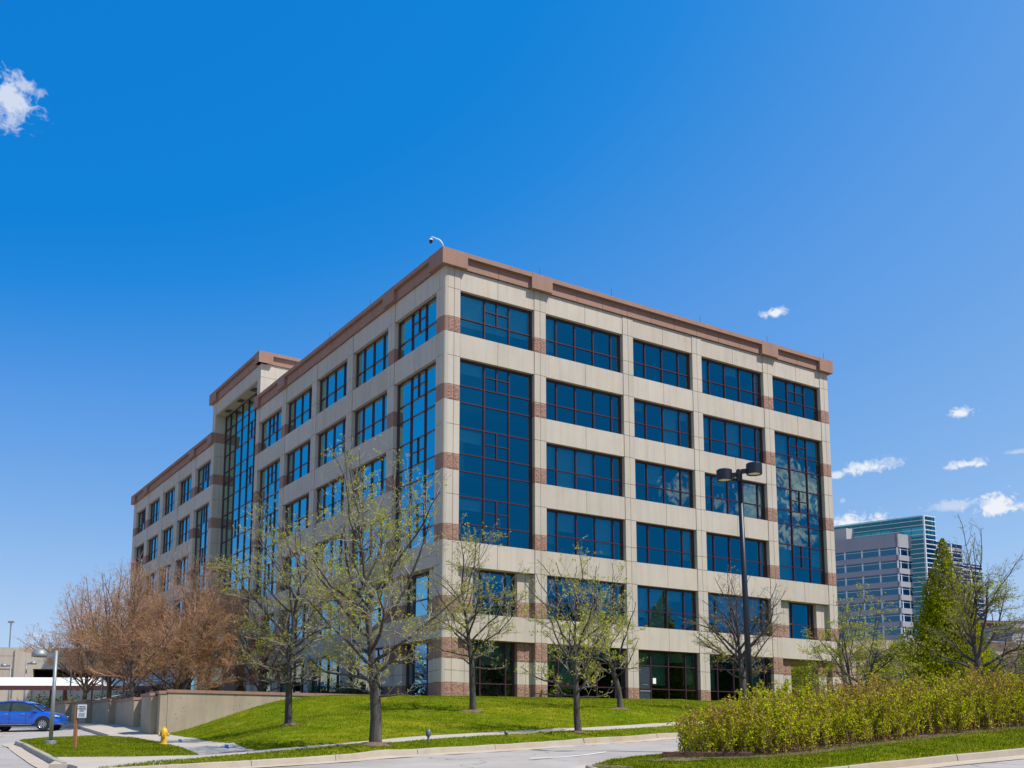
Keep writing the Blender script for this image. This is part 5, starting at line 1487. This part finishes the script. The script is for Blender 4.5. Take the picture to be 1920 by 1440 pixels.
# ------------------------------------------------------------------ far office tower on the right
def far_tower():
    r = empty('far_office_building', (113.659, 300, 0), R(0)); tag(r, 'far grey office building with ribbon windows and a green glass stair tower', 'building')
    pc = simple('grey_precast', (.30, .295, .33), .8, 0, .06, .3); gl = glass_mat('far_blue_glass', (.10, .30, .50), (.05, .12, .2), .34, 0, .01, .1)
    tl = glass_mat('far_green_glass', (.08, .30, .38), (.02, .30, .31), .35, 0, .01, .1); wm = simple('white_mullion', (.62, .66, .68), .5)
    ang = R(133)              # long front runs back to the left
    # local frame: corner at origin, U along the left front, V along the right front
    U = Vector((-.80, .60, 0)).normalized(); Vv = Vector((.86, .50, 0)).normalized()
    def P(u, v, z): return tuple(U*u+Vv*v+Vector((0, 0, z)))
    TFa = lambda u, w_, z: tuple(U*u-Vv*w_+Vector((0, 0, z)))       # front A: outward -V
    TFb = lambda v, w_, z: tuple(Vv*v-U*w_+Vector((0, 0, z)))
    top = 59.9; fl = 3.95
    mw_ = MB(); mg = MB(); mm = MB()
    for k in range(9):
        zt = top-4.0-k*fl; 
        mw_.box(0, 0, zt-fl, 62, -.6, zt-2.35, TFa); mw_.box(0, 0, zt-fl, 6.6, -.6, zt-2.35, TFb)
    mw_.box(0, 0, top-4.0, 62, -.6, top, TFa); mw_.box(0, 0, top-4.0, 6.6, -.6, top, TFb)
    wl = mw_.build('wall', pc, r)
    for k in range(9):
        zt = top-4.0-k*fl; zb = zt-2.35
        g = MB(); g.quad(TFa(0, -.45, zb), TFa(62, -.45, zb), TFa(62, -.45, zt), TFa(0, -.45, zt)); g.quad(TFb(0, -.45, zb), TFb(6.6, -.45, zb), TFb(6.6, -.45, zt), TFb(0, -.45, zt))
        f = MB()
        for u in np.arange(0.3, 62, 5.2): f.box(u-.2, -.5, zb, u+.2, -.3, zt, TFa)
        for v in (.3, 1.7, 5.0): f.box(v-.15, -.5, zb, v+.15, -.3, zt, TFb)
        f.box(0, -.44, zt-.62, 62, -.34, zt-.5, TFa); f.box(0, -.44, zt-.62, 6.6, -.34, zt-.5, TFb)
        w_ = f.build('window', wm, r); g.build('pane', gl, w_, fixn=False)
    m = MB(); m.box(.7, -.7, 10, 62, -12.3, top-.2, TFa); m.build('interior', M['interior'], r)
    # penthouse
    m = MB(); m.box(17, -3, top, 62, -16, top+4.0, TFa); m.build('penthouse', simple('penthouse_cladding', (.42, .39, .37), .7), r)
    m = MB(); m.box(0, .02, 18, .01, .03, 19, TFa)
    # stair tower of horizontal glass louvres
    m = MB(); g = MB()
    u0, v0, v1 = -3.6, 6.4, 11.7; tt = 65.4  # stair tower extents
    Tx = lambda v, w_, z: tuple(Vv*v-U*(w_+3.6)+Vector((0, 0, z)))
    Ty = lambda u, w_, z: tuple(U*u+Vv*(v0-w_)+Vector((0, 0, z)))
    g.quad(Tx(v0, 0, 18), Tx(v1, 0, 18), Tx(v1, 0, tt), Tx(v0, 0, tt)); g.quad(Ty(-3.6, 0, 18), Ty(30, 0, 18), Ty(30, 0, tt), Ty(-3.6, 0, tt))
    g.quad(Tx(v0, -9, 18), Tx(v1, -9, 18), Tx(v1, -9, tt-3), Tx(v0, -9, tt-3))
    z = 20
    while z < tt+.1:
        m.box(v0, .02, z, v1, .35, z+.22, Tx); m.box(-3.6, .02, z, 30, .3, z+.2, Ty); z += 1.42
    m.box(v0-.1, .0, 18, v0+.25, .4, tt+.2, Tx)
    for v in (8.2, 10.0, 11.6): m.box(v-.08, -.3, 18, v+.08, -.1, tt, Tx)
    for u in np.arange(0, 30, 3.0): m.box(u-.08, -.3, top, u+.08, -.1, tt, Ty)
    s = m.build('louvres', wm, r); g.build('stair_glazing', tl, s, fixn=False)
    # lower wings to the right
    for (va, vb, tz, ww) in ((11.8, 24.4, 58.4, 3.0), (24.5, 37.9, 53.4, 0.5)):
        g = MB(); m = MB(); Tz = lambda v, w_, z: tuple(Vv*v-U*(w_+ww)+Vector((0, 0, z)))
        g.quad(Tz(va, 0, 18), Tz(vb, 0, 18), Tz(vb, 0, tz), Tz(va, 0, tz)); g.quad(Tz(vb, 0, 18), Tz(vb, -20, 18), Tz(vb, -20, tz), Tz(vb, 0, tz))
        z = 20
        while z < tz+.1: m.box(va, .02, z, vb, .2, z+.16, Tz); z += 1.42
        for v in np.arange(va+7.5, vb, 7.5): m.box(v-.2, .02, 18, v+.2, .3, tz, Tz)
        k = 0
        while tz-1.5-k*fl > 20:
            zz = tz-1.5-k*fl; m.box(va, .0, zz-.7, vb, .12, zz, Tz, m=1); k += 1
        s = m.build('louvres', [wm, pc], r); g.build('wing_glazing', gl, s, fixn=False)
    m = MB(); m.box(6.9, 3.0, 12, 11.3, -20, 59.4, TFb); m.box(6.9, 3.0, 62.2, 11.2, 2.7, 65.2, TFb); m.box(6.75, 2.6, 62.2, 6.9, -30, 65.2, TFb); m.box(11.8, -1.2+0, 18, 24.2, -20, 58.2, TFb); m.box(24.7, -1.2, 18, 37.7, -20, 53.1, TFb); m.build('interior', M['interior'], r)
far_tower()
def low_block(loc, rz, w_, d_, h_, mat, label, rows):
    r = empty('low_office_building', loc, rz); tag(r, label, 'building')
    m = MB(); m.box(0, 0, -6, w_, d_, h_); m.build('wall', mat, r)
    m = MB(); m.box(-.3, -.3, h_+.002, w_+.3, d_+.3, h_+.5); m.build('roof', mat, r)
    for z in rows:
        m = MB(); g = MB(); m.box(.6, -.06, z, w_-.6, -.003, z+1.7)
        for k in range(int(w_//2.2)): g.box(.8+k*2.2, -.09, z+.12, 2.75+k*2.2, -.062, z+1.58)
        f = m.build('window', M['frame'], r); g.build('pane', M['glass'], f)
low_block((77, 170, 12), R(12), 9, 12, 6.6, simple('brown_block', (.16, .10, .075), .85), 'far brown office block low behind the trees at right', (3.6, .2))
low_block((68.0, 140, 6), R(10), 20, 12, 8.6, simple('grey_block', (.34, .33, .34), .85), 'grey building cut by the right border of the picture', (5.2, 1.6))
# stone terrace walls across the hillside
for i, (x0, y0, x1, y1, lb) in enumerate([(34, 98, 58, 100, 'lowest rough stone terrace wall on the hillside'), (36, 108, 64, 111, 'middle rough stone terrace wall on the hillside'), (38, 120, 70, 124, 'highest rough stone terrace wall on the hillside')]):
    m = MB(); ln = densify([(x0, y0), (x1, y1)], 1.0); hh = Hn(ln); rs = random.Random(i)
    for k in range(len(ln)-1):
        a_, b_ = ln[k], ln[k+1]
        m.box(a_[0]+.02, a_[1]-rs.uniform(.3, .6), hh[k]-1, b_[0]-.02, a_[1]+.4, hh[k]+rs.uniform(.45, .75))
    o = m.build('stone_terrace_wall', simple('rubble_stone', (.20, .15, .12), .95, 0, .35, 2, .8, 6), bevel=.05); tag(o, lb, 'wall', None)

# ------------------------------------------------------------------ sky, sun, camera
SUN_AZ, SUN_EL = 112.0, 54.0        # azimuth clockwise from +Y
w = bpy.data.worlds.new('World'); scene.world = w; w.use_nodes = True
nt = w.node_tree; nt.nodes.clear()
out = nt.nodes.new('ShaderNodeOutputWorld'); bg = nt.nodes.new('ShaderNodeBackground')
sky = nt.nodes.new('ShaderNodeTexSky'); sky.sky_type = 'NISHITA'; sky.sun_disc = False
sky.sun_elevation = R(SUN_EL); sky.sun_rotation = R(SUN_AZ)
sky.altitude = 1700; sky.air_density = 1.0; sky.dust_density = 5.0; sky.ozone_density = 2.0
bg.inputs['Strength'].default_value = SKYS
geo = nt.nodes.new('ShaderNodeTexCoord')
dirv = geo.outputs['Generated']
def vm(op, a, b=None):
    n = nt.nodes.new('ShaderNodeVectorMath'); n.operation = op
    for s_, v in ((n.inputs[0], a), (n.inputs[1], b)):
        if v is None: continue
        if isinstance(v, tuple): s_.default_value = v
        else: nt.links.new(v, s_)
    return n.outputs['Value'] if op in ('DOT_PRODUCT', 'LENGTH', 'DISTANCE') else n.outputs['Vector']
def mt(op, a, b=0.0, clamp=False):
    n = nt.nodes.new('ShaderNodeMath'); n.operation = op; n.use_clamp = clamp
    for s_, v in ((n.inputs[0], a), (n.inputs[1], b)):
        if isinstance(v, (int, float)): s_.default_value = v
        else: nt.links.new(v, s_)
    return n.outputs[0]
# grade of the sky: deeper blue overhead, paler toward the horizon and the right of the view
sep = nt.nodes.new('ShaderNodeSeparateColor'); nt.links.new(sky.outputs[0], sep.inputs[0])
EX = SKYS*2**EXPO
u_ = mt('ADD', mt('MULTIPLY', sep.outputs[1], EX), mt('MULTIPLY', vm('DOT_PRODUCT', dirv, (1.0, 0.0, 0.0)), 0.12))
u_ = mt('ADD', u_, mt('MULTIPLY', mt('MAXIMUM', mt('SUBTRACT', vm('DOT_PRODUCT', dirv, (-0.80, -0.60, 0.0)), 0.45), 0.0), 0.9))  # added brightness behind left of the camera, fill for the shaded west front
u_ = mt('MULTIPLY', u_, mt('SUBTRACT', 1.0, mt('MINIMUM', mt('MULTIPLY', mt('MAXIMUM', mt('SUBTRACT', vm('DOT_PRODUCT', dirv, (1.0, 0.0, 0.0)), 0.5), 0.0), 2.2), 0.84)))  # unseen sky at right darkened so the south windows mirror deep blue
u_ = mt('MULTIPLY', u_, mt('SUBTRACT', 1.0, mt('MINIMUM', mt('MULTIPLY', mt('MAXIMUM', mt('SUBTRACT', vm('DOT_PRODUCT', dirv, (-0.90, 0.44, 0.0)), 0.83), 0.0), 4.0), 0.42)))  # unseen sky at left darkened for bluer reflections in the west windows
rp = nt.nodes.new('ShaderNodeValToRGB'); el_ = rp.color_ramp.elements
SK = [(.10, (.003, .17, .60)), (.283, (.006, .222, .69)), (.317, (.018, .246, .72)), (.407, (.100, .325, .78)), (.50, (.165, .390, .80)), (.72, (.325, .535, .86)), (.9, (.47, .64, .88)), (1.0, (.56, .70, .88))]
while len(el_) < len(SK): el_.new(.5)
for i_, (p_, c_) in enumerate(SK): el_[i_].position = p_; el_[i_].color = (*c_, 1)
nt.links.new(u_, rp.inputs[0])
skc = vm('SCALE', rp.outputs[0]); skc_n = nt.nodes[-1]; skc_n.inputs['Scale'].default_value = 1/EX
nz = nt.nodes.new('ShaderNodeTexNoise'); nz.inputs['Scale'].default_value = 34; nz.inputs['Detail'].default_value = 9; nz.inputs['Roughness'].default_value = 0.62; nz.inputs['Distortion'].default_value = 0.6
nt.links.new(dirv, nz.inputs['Vector'])
nzb = nt.nodes.new('ShaderNodeTexNoise'); nzb.inputs['Scale'].default_value = 120; nzb.inputs['Detail'].default_value = 8; nzb.inputs['Roughness'].default_value = 0.6; nzb.inputs['Distortion'].default_value = 1.2
nt.links.new(dirv, nzb.inputs['Vector'])
def cloud(az, el, ha, hv, amt=1.0, base=0.5, big=False, soft=0.7):
    """az/el in degrees (clockwise from +Y), half sizes in degrees; flatter underside when base<1"""
    a, e = R(az), R(el)
    c = (math.sin(a)*math.cos(e), math.cos(a)*math.cos(e), math.sin(e))
    e1 = (math.cos(a), -math.sin(a), 0.0)
    e2 = (-math.sin(a)*math.sin(e), -math.cos(a)*math.sin(e), math.cos(e))
    d = vm('SUBTRACT', dirv, c)
    x = mt('DIVIDE', vm('DOT_PRODUCT', d, e1), math.radians(ha))
    y = vm('DOT_PRODUCT', d, e2)
    yu = mt('DIVIDE', mt('MAXIMUM', y, 0.0), math.radians(hv))
    yd = mt('DIVIDE', mt('MINIMUM', y, 0.0), math.radians(hv*base))
    r2 = mt('ADD', mt('MULTIPLY', x, x), mt('ADD', mt('MULTIPLY', yu, yu), mt('MULTIPLY', yd, yd)))
    r = mt('SQRT', r2)
    f = mt('ADD', mt('SUBTRACT', 1.0, r), mt('ADD', mt('MULTIPLY', mt('SUBTRACT', nz.outputs['Fac'], 0.5), 2.6), mt('MULTIPLY', mt('SUBTRACT', nzb.outputs['Fac'], 0.5), 1.9)))
    f = mt('MULTIPLY', mt('DIVIDE', f, soft, True), mt('MULTIPLY', mt('SUBTRACT', 1.75, r), 1.4, True))
    return mt('MULTIPLY', f, amt, True)
tot = None
for args in CLOUDS:
    c_ = cloud(*args[:4], **(args[4] if len(args) > 4 else {}))
    tot = c_ if tot is None else mt('MAXIMUM', tot, c_)
cm = nt.nodes.new('ShaderNodeMix'); cm.data_type = 'RGBA'
nt.links.new(tot, cm.inputs[0]); nt.links.new(skc_n.outputs['Vector'], cm.inputs[6]); cm.inputs[7].default_value = (*[c*CLB/SKYS for c in (0.90, 0.93, 1.0)], 1)
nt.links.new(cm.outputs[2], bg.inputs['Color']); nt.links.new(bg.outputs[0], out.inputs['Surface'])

sd = bpy.data.lights.new('sun', 'SUN'); sd.energy = SUNE; sd.angle = R(0.53); sd.color = (1.0, 0.955, 0.88)
so = bpy.data.objects.new('sun', sd); link(so)
a, e = R(SUN_AZ), R(SUN_EL)
dv = Vector((math.sin(a)*math.cos(e), math.cos(a)*math.cos(e), math.sin(e)))
so.rotation_euler = dv.to_track_quat('Z', 'Y').to_euler(); so.location = dv*200

cd = bpy.data.cameras.new('camera'); co = bpy.data.objects.new('camera', cd); link(co)
co.location = (0, 0, -0.483); co.rotation_euler = (R(90+8.32), 0, 0)
cd.sensor_fit = 'HORIZONTAL'; cd.sensor_width = 36; cd.lens = 1938.5/1920*36
cd.shift_x = 0; cd.shift_y = (1103.7-720)/1920
cd.clip_start = 0.1; cd.clip_end = 6000
scene.camera = co
scene.view_settings.view_transform = 'Standard'; scene.view_settings.look = 'None'
scene.view_settings.exposure = EXPO; scene.view_settings.gamma = 1; scene.view_settings.use_curve_mapping = False
scene.render.engine = 'CYCLES'
scene.cycles.max_bounces = 8; scene.cycles.transparent_max_bounces = 16
scene.render.film_transparent = False
